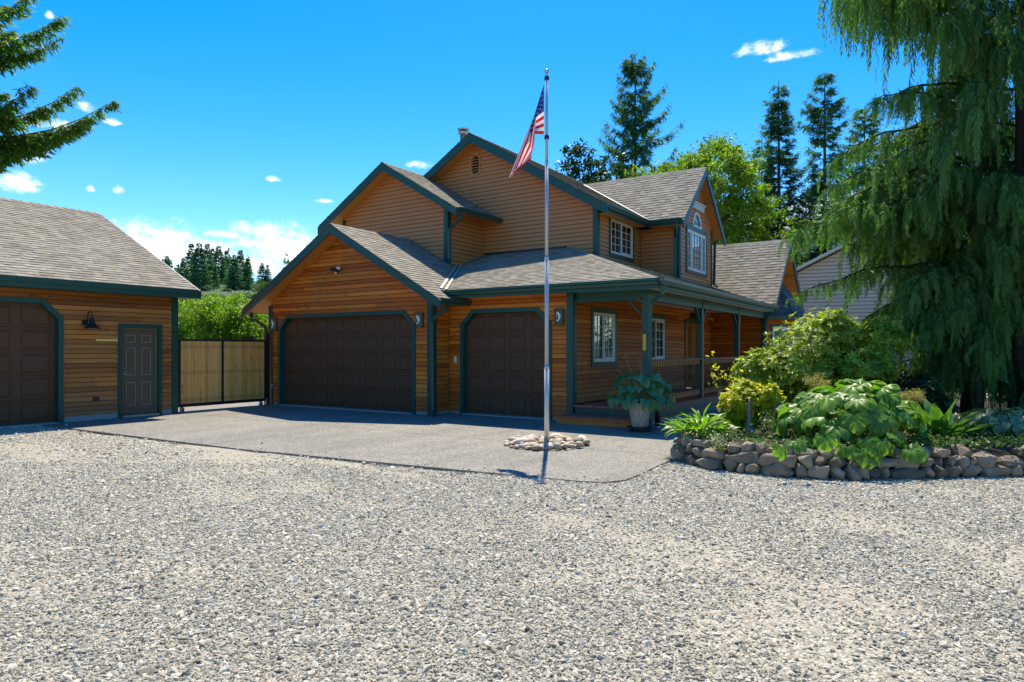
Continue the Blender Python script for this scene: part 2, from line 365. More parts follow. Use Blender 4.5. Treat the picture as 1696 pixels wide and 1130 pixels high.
def roof(parent, O, S, T, poly, mat=None, ex=.145, thick=.13, name='roof', soffit=None, course=True, slab=None, kind=None):
    """poly in (s along the eave, t up the slope), convex; O is at s=0,t=0 on the shingle surface"""
    mat = mat or M['shingle']; O, S, T = Vector(O), Vector(S).normalized(), Vector(T).normalized(); N = S.cross(T).normalized()
    if N.z < 0: N = -N
    sl = MB(); base = [O+S*a+T*b-N*.012 for a, b in (slab or [(max(a, 0) if -.05 < a < 0 else a, b) for a, b in poly])]; nn = len(base)
    sl.add(base, [tuple(range(nn))]); sl.cur = 1
    sl.add(base+[p-N*thick for p in base], [tuple(range(nn, 2*nn))[::-1]]+[(i, (i+1) % nn, nn+(i+1) % nn, nn+i) for i in range(nn)])
    r = sl.build(name, [mat, soffit or M['paint_gold']], parent)
    if not course: return r
    whole = MB()
    ts = [b for _, b in poly]; t0, t1 = min(ts), max(ts); t = t0; sw = [(b, a) for a, b in poly]; sw = [(a, b) for a, b in poly]
    while t < t1-.02:
        tb = min(t+ex, t1); A = ivl(sw, t+1e-4); B = ivl(sw, tb-1e-4)
        if A and B:
            mb = whole if kind else MB(); lo, hi = min(A[0], B[0]), max(A[1], B[1]); s = lo-rng.random()*.2; raised = rng.random() < .5
            while s < hi:
                wd = rng.uniform(.10, .34); e2 = s+wd; raised = not raised; h = .009+(.006 if raised else 0)
                a0, a1 = max(s, A[0]), min(e2, A[1]); b0, b1 = max(s, B[0]), min(e2, B[1])
                a0, a1 = min(a0, A[1]), max(a1, A[0]); b0, b1 = min(b0, B[1]), max(b1, B[0])
                dt = rng.uniform(0, .006) if raised else .012
                if a1 > a0+.001 or b1 > b0+.001:
                    tn = .2+.75*rng.random()
                    if not raised: tn *= .8
                    p = [O+S*a0+T*(t+dt)+N*h, O+S*a1+T*(t+dt)+N*h, O+S*b1+T*(tb+.01)+N*.001, O+S*b0+T*(tb+.01)+N*.001, O+S*a0+T*(t+dt)-N*.01, O+S*a1+T*(t+dt)-N*.01]
                    mb.add(p, [(0,1,2,3), (0,4,5,1)], max(tn, .02))
                s = e2
            if mb.v and not kind: mb.build('shingle_course', mat, r)
        t = tb
    if kind and whole.v: whole.build('shingle_course', mat, r)['kind'] = 'stuff'
    return r
def caps(parent, p0, p1, d1, d2, step=.2, w=.15, mat=None):
    """ridge caps from p0 to p1, legs falling along d1 and d2"""
    p0, p1, d1, d2 = Vector(p0), Vector(p1), Vector(d1).normalized(), Vector(d2).normalized(); L = (p1-p0).length; u = (p1-p0).normalized()
    up = Vector((0, 0, 1)); n = int(L/step); o = None
    for i in range(n+1):
        if i*step > L-.05: break
        a = p0+u*(i*step); b = p0+u*min(i*step+step+.06, L)
        h0, h1 = .030, .014; mb = MB(); tn = .25+.7*rng.random()
        P = [a+up*h0, b+up*h1, a+d1*w+up*(h0-.012), b+d1*w+up*(h1-.008), a+d2*w+up*(h0-.012), b+d2*w+up*(h1-.008), a+up*(h0-.02), a+d1*w+up*(h0-.032), a+d2*w+up*(h0-.032)]
        mb.add(P, [(0,1,3,2), (0,4,5,1), (0,2,7,6), (0,6,8,4)], tn); mb.build('ridge_cap', mat or M['shingle'], parent)
def gutter(parent, p0, p1, out, mat=None):
    p0, p1, o = Vector(p0), Vector(p1), Vector(out).normalized(); Z = Vector((0, 0, 1))
    pr = [(0, 0), (0, -.12), (.085, -.12), (.10, -.07), (.125, -.045), (.125, .004), (.110, .004), (.110, -.04), (.088, -.065), (.075, -.108), (.012, -.108), (.012, 0)]
    return MB().extrude([p0+o*a+Z*b for a, b in pr], p1-p0).build('gutter', mat or M['gutter'], parent)
def bargeboard(parent, p0, p1, out, h=.2, th=.04, name='bargeboard', mat=None):
    """board under a rake from p0 to p1 (top edge), vertical face turned to out"""
    p0, p1, o = Vector(p0), Vector(p1), Vector(out).normalized()
    return MB().extrude([p0, p1, p1-Vector((0, 0, h)), p0-Vector((0, 0, h))], o*th).build(name, mat or M['teal'], parent)
def vbox(parent, name, mat, *a): return MB().box(*a).build(name, mat, parent)
# ------------------------------------------------------------------ the house
def pbox(mb, P, s0, s1, z0, z1, d0, d1):
    mb.add([P(s0,z0,d1), P(s1,z0,d1), P(s1,z1,d1), P(s0,z1,d1), P(s0,z0,d0), P(s1,z0,d0), P(s1,z1,d0), P(s0,z1,d0)],
           [(0,1,2,3), (4,7,6,5), (0,4,5,1), (1,5,6,2), (2,6,7,3), (3,7,4,0)]); return mb
def ring(mb, P, s0, s1, z0, z1, w, d0, d1):
    pbox(mb, P, s0, s1, z0, z0+w, d0, d1); pbox(mb, P, s0, s1, z1-w, z1, d0, d1); pbox(mb, P, s0, s0+w, z0+w, z1-w, d0, d1); pbox(mb, P, s1-w, s1, z0+w, z1-w, d0, d1); return mb
def niche(par, P, s0, s1, z0, z1, depth=.9, mat=None):
    m = MB(); a, b = -.101, -depth
    m.add([P(s0,z0,a), P(s1,z0,a), P(s1,z1,a), P(s0,z1,a), P(s0-.4,z0-.3,b), P(s1+.4,z0-.3,b), P(s1+.4,z1+.1,b), P(s0-.4,z1+.1,b)],
          [(4,5,6,7), (0,4,7,3), (1,2,6,5), (0,1,5,4), (3,7,6,2)]); return m.build('room_recess', mat or M['interior'], par)
def grid(par, P, s0, s1, z0, z1, nc, nrw, d, mat=None, w=.012):
    for i in range(1, nc):
        s = s0+(s1-s0)*i/nc; pbox(MB(), P, s-w/2, s+w/2, z0, z1, d-.008, d+.008).build('muntin', mat or M['white'], par)
    for j in range(1, nrw):
        z = z0+(z1-z0)*j/nrw; pbox(MB(), P, s0, s1, z-w/2, z+w/2, d-.007, d+.009).build('muntin', mat or M['white'], par)
def curtain(par, P, s0, s1, z0, z1, d, mat, n=9, name='curtain'):
    m = MB(); N = n*6; vs = []
    for i in range(N+1):
        s = s0+(s1-s0)*i/N; q = d+.025*math.sin(i*2*math.pi/6)
        vs += [P(s, z0, q), P(s, z1, q)]
    m.add(vs, [(2*i, 2*i+2, 2*i+3, 2*i+1) for i in range(N)]); return m.build(name, mat, par)
def slider(par, P, s0, s1, z0, z1, cut=False, rows=4, trim=None):
    """two-light sliding window; right light in front. s runs to the viewer's right"""
    fr = ring(MB(), P, s0, s1, z0, z1, .05, -.06, .035).build('window', M['white'], par)
    t = MB(); w = .10; pbox(t, P, s0-w, s1+w, z1+.001, z1+.105, -.02, .042); pbox(t, P, s0-w, s1+w, z0-.105, z0-.001, -.02, .042)
    pbox(t, P, s0-w, s0-.001, z0-.001, z1+.001, -.02, .040); pbox(t, P, s1+.001, s1+w, z0-.001, z1+.001, -.02, .040)
    t.build('window_trim', trim or M['teal_dark'], fr)
    mid = (s0+s1)/2
    ring(MB(), P, s0+.05, mid+.02, z0+.05, z1-.05, .03, -.045, -.025).build('sash', M['white'], fr)
    ring(MB(), P, mid-.03, s1-.05, z0+.05, z1-.05, .055, -.015, .020).build('sash', M['white'], fr)
    pbox(MB(), P, s0+.08, mid-.01, z0+.08, z1-.08, -.038, -.034).build('pane', M['glass'], fr)
    pbox(MB(), P, mid+.025, s1-.105, z0+.105, z1-.105, -.002, .002).build('pane', M['glass'], fr)
    grid(fr, P, s0+.08, mid-.01, z0+.08, z1-.08, 2, rows, -.027, w=.014); grid(fr, P, mid+.025, s1-.105, z0+.105, z1-.105, 2, rows, .010, w=.014)
    niche(fr, P, s0, s1, z0, z1)
    if cut: curtain(fr, P, mid, s1-.02, z0, z1, -.3, M['curtain'], 6)
    return fr
def oct_open(s0, s1, z0, z1, c): return [(s0, z0), (s1, z0), (s1, z1-c), (s1-c, z1), (s0+c, z1), (s0, z1-c)]
def garage_door(par, P, s0, s1, z1, cols, rows, pm, c=.30, back=.12, trimc=None, jamb=.13, z0=.02):
    """sectional door behind a clipped-corner casing; s0..s1 is the door, casing outside it"""
    slab = MB(); sec = (z1-z0)/rows
    for r in range(rows): pbox(slab, P, s0-.1, s1+.1, z0+r*sec+.004, z0+(r+1)*sec-.004, -back-.04, -back)
    pbox(slab, P, s0-.1, s1+.1, z0, z1, -back-.05, -back-.041)
    g = slab.build('garage_door', M['door_brown'], par)
    cw = (s1-s0)/cols
    def panel():
        m = MB(); w, h = cw*.74, sec*.76; d = .012
        o = [(-w/2, -h/2), (w/2, -h/2), (w/2, h/2), (-w/2, h/2)]; rings = [(1, -.003), (.965, -.016), (.91, -.016), (.82, .001)]
        vs = []
        for k, dd in rings:
            for a, b in o:
                ax = a-(1-k)*w/2*np.sign(a)*1.0; bz = b-(1-k)*w/2*np.sign(b)
                vs.append((ax, dd, bz))
        fs = [(i*4+j, i*4+(j+1) % 4, (i+1)*4+(j+1) % 4, (i+1)*4+j) for i in range(3) for j in range(4)]+[(12, 13, 14, 15)]
        # a rim strip standing just proud so each pressed panel reads
        return vs, fs
    vs, fs = panel(); me = None
    for r in range(rows):
        for cI in range(cols):
            sc_, zc = s0+cw*(cI+.5), z0+sec*(r+.5)
            # clipped corners hide part of the outer top panels: they stay behind the casing
            mb = MB(); mb.add([P(sc_+a, zc+b, -back+.015+dd) for a, dd, b in vs], fs); mb.build('door_panel', M['door_brown'], g)
    # jamb lining and casing
    tc = trimc or M['teal']; o = [(s0, z0-.02), (s0, z1-c), (s0+c, z1), (s1-c, z1), (s1, z1-c), (s1, z0-.02)]
    w = .10; q = w*math.tan(math.pi/8)
    O = [(s0-w, z0-.02), (s0-w, z1-c+q), (s0+c-q, z1+w), (s1-c+q, z1+w), (s1+w, z1-c+q), (s1+w, z0-.02)]
    m = MB(); n = len(o); d0, d1 = -back-.005, .045
    vs = [P(a, b, d1) for a, b in o]+[P(a, b, d1) for a, b in O]+[P(a, b, d0) for a, b in o]+[P(a, b, -.02) for a, b in O]
    f = []
    for i in range(n-1): f += [(i, i+1, n+i+1, n+i), (2*n+i, 2*n+i+1, i+1, i), (n+i, n+i+1, 3*n+i+1, 3*n+i)]
    f += [(0, n, 3*n, 2*n), (n-1, 3*n-1, 4*n-1, 2*n-1)]
    m.add(vs, f); m.build('door_casing', tc, par)
    return g
H = thing('house', 'two-storey cedar and tan house with teal trim, brown garage doors and covered porch', 'house', (-11, 17, 0))
X_, Y_ = (1, 0, 0), (0, 1, 0); FRONT = lambda x0, y: wallfn((x0, y, 0), X_, (0, -1, 0)); RIGHT = lambda x, y0: wallfn((x, y0, 0), Y_, (1, 0, 0))
S7 = .577
# walls: s = world x for front walls, s = world y for the walls facing +x
Pg1, Pg2, Psd, Pw5 = FRONT(0, 12.6), FRONT(0, 13.25), RIGHT(-7.06, 0), FRONT(0, 23.36)
g1o = oct_open(-15.94, -11.0, .0, 2.46, .30); g2o = oct_open(-10.02, -7.60, .0, 2.46, .30)
clad(H, Pg1, [(-16.35, .07), (-10.45, .07), (-10.45, 2.87), (-13.4, 4.60), (-16.35, 2.87)], [g1o], M['cedar'], M['cedar'])
clad(H, RIGHT(-10.45, 0), [(12.62, .07), (13.23, .07), (13.23, 2.80), (12.62, 2.80)], [], M['cedar'], M['cedar'])
clad(H, Pg2, [(-10.43, .07), (-7.02, .07), (-7.02, 2.86), (-10.43, 2.86)], [g2o], M['cedar'], M['cedar'])
w1 = (14.28, 15.46, 1.27, 2.42); w2 = (17.6, 18.87, 1.27, 2.42); dr = (20.7, 22.2, .36, 2.42)
rc = lambda q: [(q[0], q[2]), (q[1], q[2]), (q[1], q[3]), (q[0], q[3])]
clad(H, Psd, [(13.27, .36), (23.34, .36), (23.34, 2.86), (13.27, 2.86)], [rc(w1), rc(w2), rc(dr)], M['cedar'], M['cedar'])
clad(H, Pw5, [(-7.04, .36), (-5.32, .36), (-5.32, 2.90), (-7.04, 2.90)], [], M['cedar'], M['cedar'])
clad(H, RIGHT(-5.3, 0), [(23.38, .3), (27.4, .3), (27.4, 3.2), (25.4, 5.18), (23.38, 3.2)], [], M['cedar'], M['cedar'], pieces=False)
# foundations
fd = MB(); fd.box(-16.33, -15.97, 12.605, 12.75, -.1, .075); fd.box(-10.97, -10.47, 12.605, 12.75, -.1, .075); fd.box(-10.6, -10.47, 12.75, 13.3, -.1, .075)
fd.box(-10.46, -10.06, 13.26, 13.4, -.1, .075); fd.box(-7.56, -7.08, 13.26, 13.4, -.1, .075); fd.box(-5.42, -5.30, 13.5, 23.5, -.1, .12); fd.box(-5.6, -5.32, 23.38, 27.4, -.1, .32)
fd.build('foundation', M['concrete'], H)
garage_door(H, Pg1, -15.94+.04, -11.0-.04, 2.42, 8, 5, None); garage_door(H, Pg2, -10.02+.04, -7.60-.04, 2.42, 4, 5, None)
vbox(H, 'threshold', M['concrete'], -15.9, -11.04, 12.5, 12.9, -.05, .022); vbox(H, 'threshold', M['concrete'], -9.98, -7.64, 13.16, 13.5, -.05, .022)
# corner boards
for a in [(-16.40, -16.26, 12.555, 12.60, 0, 2.80), (-10.56, -10.42, 12.553, 12.598, 0, 2.82), (-10.42, -10.385, 12.575, 12.70, 0, 2.80),
          (-7.16, -7.0, 13.205, 13.25, .0, 2.86), (-7.035, -6.99, 13.25, 13.37, .36, 2.86), (-5.40, -5.26, 23.31, 23.36, .1, 2.95), (-5.285, -5.245, 23.36, 23.47, .1, 3.0)]:
    vbox(H, 'corner_board', M['teal'], *a)
slider(H, Psd, *w1, cut=False); slider(H, Psd, *w2, cut=True)
# upper storey
Pb, Pbs, Pm, Pus, Pdf, Pdg = FRONT(0, 15.24), RIGHT(-12.05, 0), FRONT(0, 16.98), RIGHT(-8.24, 0), FRONT(0, 20.02), RIGHT(-7.0, 0)
T_ = M['paint_tan']; kw = dict(ex=.118, board='painted_siding_board')
clad(H, Pb, [(-16.2, 3.1), (-12.07, 3.1), (-12.07, 5.67), (-14.13, 6.86), (-16.2, 5.67)], [], T_, T_, **kw)
clad(H, Pbs, [(15.26, 3.5), (16.96, 3.5), (16.96, 5.50), (15.26, 5.50)], [], T_, T_, **kw)
vent_c = (-12.34, 7.20); vo_ = lambda a, b: [(vent_c[0]-a, vent_c[1]-b*.62), (vent_c[0]-a*.42, vent_c[1]-b), (vent_c[0]+a*.42, vent_c[1]-b), (vent_c[0]+a, vent_c[1]-b*.62), (vent_c[0]+a, vent_c[1]+b*.62), (vent_c[0]+a*.42, vent_c[1]+b), (vent_c[0]-a*.42, vent_c[1]+b), (vent_c[0]-a, vent_c[1]+b*.62)]
clad(H, Pm, [(-16.3, 4.1), (-8.26, 4.1), (-8.26, 5.54), (-12.24, 7.87), (-16.3, 5.50)], [vo_(.15, .30)], T_, T_, **kw)
w3 = (17.78, 19.34, 4.30, 5.30); w4z = (3.98, 5.42)
clad(H, Pus, [(17.0, 3.95), (20.0, 3.95), (20.0, 5.50), (17.0, 5.50)], [rc(w3)], T_, T_, **kw)
clad(H, Pdf, [(-8.22, 3.5), (-7.02, 3.5), (-7.02, 5.6), (-8.22, 5.6)], [], T_, T_, **kw)
wy0, wy1 = 20.62, 22.58
arch = [(21.6+.36*math.cos(a), 5.47+.42*math.sin(a)) for a in [math.pi*k/10 for k in range(11)]]
clad(H, Pdg, [(20.04, 3.5), (23.2, 3.5), (23.2, 5.72), (21.6, 7.18), (20.04, 5.72)], [[(wy0, w4z[0]), (wy1, w4z[0]), (wy1, w4z[1]), (wy0, w4z[1])], arch], T_, T_, **kw)
for a in [(-12.17, -12.03, 15.195, 15.24, 3.4, 5.62), (-12.065, -12.02, 15.24, 15.34, 3.4, 5.62), (-16.24, -16.12, 15.195, 15.24, 3.4, 5.62), (-8.36, -8.22, 16.935, 16.98, 4.0, 5.52), (-8.255, -8.21, 16.98, 17.09, 4.0, 5.5),
          (-7.16, -6.98, 19.975, 20.02, 3.6, 5.52), (-7.015, -6.97, 20.02, 20.10, 3.6, 5.6), (-7.015, -6.97, 23.10, 23.24, 3.6, 5.6)]:
    vbox(H, 'corner_board', M['teal'], *a)
slider(H, Pus, *w3, cut=True, rows=4)
# blank walls that close the body
vbox(H, 'wall', T_, -16.36, -16.25, 12.75, 27.4, 0, 2.9); vbox(H, 'wall', T_, -16.30, -16.21, 15.35, 27.4, 2.9, 5.6)
bw = MB(); bw.extrude([(-16.3, 27.4, 0), (-5.32, 27.4, 0), (-5.32, 27.4, 2.95), (-8.24, 27.4, 3.3), (-8.24, 27.4, 5.5), (-12.24, 27.4, 7.8), (-16.3, 27.4, 5.5)], (0, .1, 0)).build('wall', T_, H)
vbox(H, 'wall', T_, -8.34, -8.24, 23.25, 27.4, 3.2, 5.5)
# gable vent
gv = MB(); o, i_ = vo_(.19, .35), vo_(.145, .295); n = 8
gv.add([Pm(a, b, .045) for a, b in o]+[Pm(a, b, .045) for a, b in i_]+[Pm(a, b, -.02) for a, b in o]+[Pm(a, b, -.06) for a, b in i_],
       [f for k in range(n) for f in ((k, (k+1) % n, n+(k+1) % n, n+k), (k, 2*n+k, 2*n+(k+1) % n, (k+1) % n), (n+k, n+(k+1) % n, 3*n+(k+1) % n, 3*n+k))])
gvo = gv.build('gable_vent', T_, H); pbox(MB(), Pm, -12.52, -12.16, 6.88, 7.52, -.16, -.12).build('vent_back', M['interior'], gvo)
for k in range(7):
    z = 6.945+k*.083; hw = .145 if 6.99 < z < 7.38 else .10
    MB().add([Pm(vent_c[0]-hw, z, .03), Pm(vent_c[0]+hw, z, .03), Pm(vent_c[0]+hw, z+.05, -.05), Pm(vent_c[0]-hw, z+.05, -.05)], [(0, 1, 2, 3)]) or None
    lm = MB(); lm.add([Pm(vent_c[0]-hw, z, .03), Pm(vent_c[0]+hw, z, .03), Pm(vent_c[0]+hw, z+.055, -.05), Pm(vent_c[0]-hw, z+.055, -.05), Pm(vent_c[0]-hw, z-.012, .03), Pm(vent_c[0]+hw, z-.012, .03)], [(0, 1, 2, 3), (0, 4, 5, 1)]); lm.build('louvre', T_, gvo)
# big window in the tall gable: three lights and an arched light
bwn = MB(); ring(bwn, Pdg, wy0+.04, wy1-.04, w4z[0]+.05, w4z[1]-.12, .04, -.06, .03)
bwo = bwn.build('window', M['white'], H)
tm = MB(); pbox(tm, Pdg, wy0-.06, wy1+.06, w4z[0]-.05, w4z[0]+.05, -.02, .05); pbox(tm, Pdg, wy0-.06, wy1+.06, w4z[1]-.12, w4z[1]+.02, -.02, .05)
pbox(tm, Pdg, wy0-.05, wy0+.04, w4z[0]+.05, w4z[1]-.12, -.02, .045); pbox(tm, Pdg, wy1-.04, wy1+.05, w4z[0]+.05, w4z[1]-.12, -.02, .045)
tm.build('window_trim', M['teal'], bwo)
za, zb = w4z[0]+.09, w4z[1]-.16
lights = [(wy0+.08, wy0+.44, 2), (wy0+.52, wy1-.52, 3), (wy1-.44, wy1-.08, 2)]
for (a, b, nc) in lights:
    ring(MB(), Pdg, a, b, za, zb, .055, -.04, .02).build('sash', M['white'], bwo)
    pbox(MB(), Pdg, a+.055, b-.055, za+.055, zb-.055, -.012, -.008).build('pane', M['glass'], bwo); grid(bwo, Pdg, a+.055, b-.055, za+.055, zb-.055, nc, 5, .0, w=.014)
pbox(MB(), Pdg, wy0+.44, wy0+.52, za, zb, -.04, .03).build('mullion', M['cream'], bwo); pbox(MB(), Pdg, wy1-.52, wy1-.44, za, zb, -.04, .03).build('mullion', M['cream'], bwo)
niche(bwo, Pdg, wy0, wy1, w4z[0], w4z[1], 1.2)
for k in range(26):
    z = za+.03+k*.026; pbox(MB(), Pdg, wy0+.56, wy1-.56, z, z+.018, -.11, -.09).build('blind_slat', M['blind'], bwo)
am = MB(); n = 16; A = [math.pi*k/n for k in range(n+1)]
def arc(r, q, d): return [Pdg(21.6+r*math.cos(a), 5.45+q*math.sin(a), d) for a in A]
o, i_ = arc(.42, .50, .04), arc(.345, .425, .04); o2, i2 = arc(.42, .50, -.02), arc(.345, .425, -.03); vs = o+i_+o2+i2; N1 = n+1
am.add(vs, [f for k in range(n) for f in ((k, k+1, N1+k+1, N1+k), (k, 2*N1+k, 2*N1+k+1, k+1), (N1+k, N1+k+1, 3*N1+k+1, 3*N1+k))])
pbox(am, Pdg, 21.18, 22.02, 5.445, 5.50, -.02, .052)
arw = am.build('arched_window', M['white'], H)
MB().add(arc(.34, .42, -.005), [tuple(range(n+1))]) ; pm_ = MB(); pm_.add(arc(.345, .425, -.006), [tuple(range(n+1))]); pm_.build('pane', M['glass'], arw)
for a in (math.pi*.25, math.pi*.5, math.pi*.75):
    MB().tube([Pdg(21.6, 5.47, -.0), Pdg(21.6+.345*math.cos(a), 5.45+.425*math.sin(a), .0)], .009, 4).build('muntin', M['white'], arw)
MB().tube([Pdg(21.6+.17*math.cos(a), 5.45+.21*math.sin(a), .0) for a in A], .009, 4).build('muntin', M['white'], arw)
niche(arw, Pdg, 21.3, 21.9, 5.5, 5.85, .5)
hd = MB(); pbox(hd, Pdg, 20.98, 22.22, 6.02, 6.20, -.02, .075); pbox(hd, Pdg, 20.93, 22.27, 6.20, 6.245, -.02, .12); hd.build('window_head', M['cream'], H)
# ---- roofs
def up(a): return (0, 0, a)
G = .577
Rk = []
# garage gable
hw = 3.53; L = math.hypot(hw, 2.03)
roof(H, (-9.87, 12.15, 2.73), (0, 1, 0), (-hw, 0, 2.03), [(-.045, 0), (1.05, 0), (3.75, 2.35), (3.75, L-.0), (-.045, L)])
roof(H, (-16.93, 12.15, 2.73), (0, 1, 0), (hw, 0, 2.03), [(-.045, 0), (3.07, 0), (3.07, L), (-.045, L)], kind='stuff')
caps(H, (-13.4, 12.12, 4.76), (-13.4, 15.22, 4.76), (hw, 0, -2.03), (-hw, 0, -2.03))
# front porch roof and side porch roof, 4 in 12
Lf = 4.18*math.hypot(1, .35)
roof(H, (-10.25, 12.8, 2.95), (1, 0, 0), (0, 1, .35), [(0, 0), (5.35, 0), (1.17, Lf), (-1.80, Lf), (-1.80, 2.95*1.0595)], name='porch_roof')
Ls = 3.34*math.hypot(1, .35); k35 = math.hypot(1, .35)
roof(H, (-4.9, 12.8, 2.95), (0, 1, 0), (-1, 0, .35), [(0, 0), (10.28, 0), (10.95, 2.1*k35), (11.3, 3.3*k35), (3.34, Ls)], name='porch_roof')
hip0, hip1 = Vector((-4.9, 12.8, 2.95)), Vector((-9.08, 16.98, 4.413))
caps(H, hip0, hip1, (-1, 0, 0.0), (0, 1, 0.0), step=.19, w=.16)
# bump-out gable
hb = 2.68; Lb = math.hypot(hb, 1.59)
roof(H, (-11.45, 14.79, 5.45), (0, 1, 0), (-hb, 0, 1.59), [(-.045, 0), (2.17, 0), (2.17, Lb), (-.045, Lb)])
roof(H, (-16.81, 14.79, 5.45), (0, 1, 0), (hb, 0, 1.59), [(-.045, 0), (2.17, 0), (2.17, Lb), (-.045, Lb)], kind='stuff')
caps(H, (-14.13, 14.76, 7.04), (-14.13, 16.9, 7.04), (hb, 0, -1.59), (-hb, 0, -1.59))
# main gable
hm = 4.45; Lm = math.hypot(hm, 2.62)
roof(H, (-7.79, 16.53, 5.42), (0, 1, 0), (-hm, 0, 2.62), [(-.045, 0), (11.3, 0), (11.3, Lm), (-.045, Lm)])
roof(H, (-16.69, 16.53, 5.42), (0, 1, 0), (hm, 0, 2.62), [(-.045, 0), (11.3, 0), (11.3, Lm), (-.045, Lm)], kind='stuff')
caps(H, (-12.24, 16.5, 8.04), (-12.24, 27.8, 8.04), (hm, 0, -2.62), (-hm, 0, -2.62))
# tall side gable
hd_ = 2.1; rd = 1.93; Ld = math.hypot(hd_, rd)
roof(H, (-7.77, 19.5, 5.41), (1, 0, 0), (0, hd_, rd), [(0, 0), (1.115, 0), (1.115, Ld), (-3.28, Ld)], slab=[(0, 0), (1.07, 0), (1.07, Ld), (-3.28, Ld)])
roof(H, (-7.77, 23.7, 5.41), (1, 0, 0), (0, -hd_, rd), [(0, 0), (1.115, 0), (1.115, Ld), (-3.28, Ld)], slab=[(0, 0), (1.07, 0), (1.07, Ld), (-3.28, Ld)], kind='stuff')
caps(H, (-11.0, 21.6, 7.34), (-6.68, 21.6, 7.34), (0, -hd_, -rd), (0, hd_, -rd), step=.21)
# far wing gable
hw7 = 2.4; r7 = 2.38; L7 = math.hypot(hw7, r7)
roof(H, (-8.6, 23.0, 3.02), (1, 0, 0), (0, hw7, r7), [(0, 0), (3.745, 0), (3.745, L7), (0, L7)], slab=[(0, 0), (3.7, 0), (3.7, L7), (0, L7)])
roof(H, (-8.6, 27.8, 3.02), (1, 0, 0), (0, -hw7, r7), [(0, 0), (3.745, 0), (3.745, L7), (0, L7)], slab=[(0, 0), (3.7, 0), (3.7, L7), (0, L7)], kind='stuff')
caps(H, (-8.5, 25.4, 5.40), (-4.88, 25.4, 5.40), (0, -hw7, -r7), (0, hw7, -r7), step=.21)
# bargeboards: garage, bump-out, main, side gable, wing
def rake(p0, p1, out, h=.22, mat=None): bargeboard(H, Vector(p0)-Vector((0, 0, .008)), Vector(p1)-Vector((0, 0, .008)), out, h, mat=mat)
F_ = (0, -1, 0); Rr = (1, 0, 0)
rake((-9.80, 12.155, 2.69), (-13.4, 12.155, 4.76), F_); rake((-17.0, 12.155, 2.69), (-13.4, 12.155, 4.76), F_)
rake((-11.38, 14.795, 5.41), (-14.13, 14.795, 7.04), F_); rake((-16.88, 14.795, 5.41), (-14.13, 14.795, 7.04), F_)
rake((-7.72, 16.535, 5.38), (-12.24, 16.535, 8.04), F_, .26); rake((-16.76, 16.535, 5.38), (-12.24, 16.535, 8.04), F_, .26)
rake((-6.705, 19.45, 5.36), (-6.705, 21.6, 7.34), Rr, .25); rake((-6.705, 23.75, 5.36), (-6.705, 21.6, 7.34), Rr, .25)
rake((-4.905, 22.95, 2.97), (-4.905, 25.4, 5.40), Rr, .24); rake((-4.905, 27.85, 2.97), (-4.905, 25.4, 5.40), Rr, .24)
# small look-out blocks under the tall gable's and the wing's soffits
vbox(H, 'lookout', M['paint_gold'], -6.97, -6.72, 22.42, 22.54, 6.28, 6.36); vbox(H, 'lookout', M['paint_gold'], -5.2, -4.93, 26.35, 26.47, 4.15, 4.23)
# flashings in the valleys
def strip(a, b, side, w=.07, h=.02, name='valley_flashing'):
    a, b = Vector(a), Vector(b); d = (b-a).normalized(); s = Vector(side); s = (s-d*s.dot(d)).normalized(); n = d.cross(s)
    MB().obox((a+b)/2+Vector((0, 0, h)), d, s, n, (b-a).length/2, w/2, .004).build(name, M['flash'], H)
va, vb = Vector((-10.27, 12.8, 2.96)), Vector((-12.0, 15.68, 3.96)); strip(va+Vector((.07, .02, .0)), vb+Vector((.07, .02, 0)), (1, .5, 0), .07, .035); strip(va-Vector((.06, 0, -.035)), vb-Vector((.06, 0, -.035)), (1, .5, -.3), .07, .03)
strip((-7.77, 19.52, 5.43), (-11.0, 21.58, 7.33), (1, 1, 0), .07, .025); strip((-4.93, 23.07, 3.0), (-7.0, 23.76, 3.70), (1, 1, 0), .09, .035)
vbox(H, 'wall_flashing', M['metal_black'], -12.0, -9.2, 16.93, 16.975, 4.38, 4.47)
# gutters
gutter(H, (-10.30, 12.80, 2.955), (-4.88, 12.80, 2.955), (0, -1, 0)); gutter(H, (-4.9, 12.76, 2.955), (-4.9, 23.1, 2.955), (1, 0, 0))
gutter(H, (-9.87, 12.2, 2.72), (-9.87, 13.35, 2.72), (1, 0, 0)); gutter(H, (-11.45, 14.84, 5.44), (-11.45, 16.95, 5.44), (1, 0, 0)); gutter(H, (-16.93, 12.2, 2.72), (-16.93, 15.2, 2.72), (-1, 0, 0))
gutter(H, (-7.79, 16.58, 5.41), (-7.79, 19.52, 5.41), (1, 0, 0)); gutter(H, (-7.80, 19.5, 5.41), (-6.78, 19.5, 5.41), (0, -1, 0))
for a in [(-10.25, -4.9, 12.80, 12.84, 2.76, 2.94), (-4.94, -4.9, 12.84, 23.1, 2.76, 2.94), (-7.83, -7.79, 16.6, 19.5, 5.24, 5.40), (-7.8, -6.72, 19.5, 19.54, 5.24, 5.40)]: vbox(H, 'fascia', M['teal'], *a)
# soffits
vbox(H, 'soffit', M['cream'], -10.40, -7.0, 12.86, 13.24, 2.80, 2.815); vbox(H, 'porch_ceiling', M['cream'], -7.03, -4.95, 12.86, 23.33, 2.80, 2.82)
vbox(H, 'soffit', M['paint_gold'], -8.22, -7.83, 17.0, 20.0, 5.26, 5.28); vbox(H, 'soffit', M['paint_gold'], -8.2, -6.75, 19.55, 20.0, 5.26, 5.28)
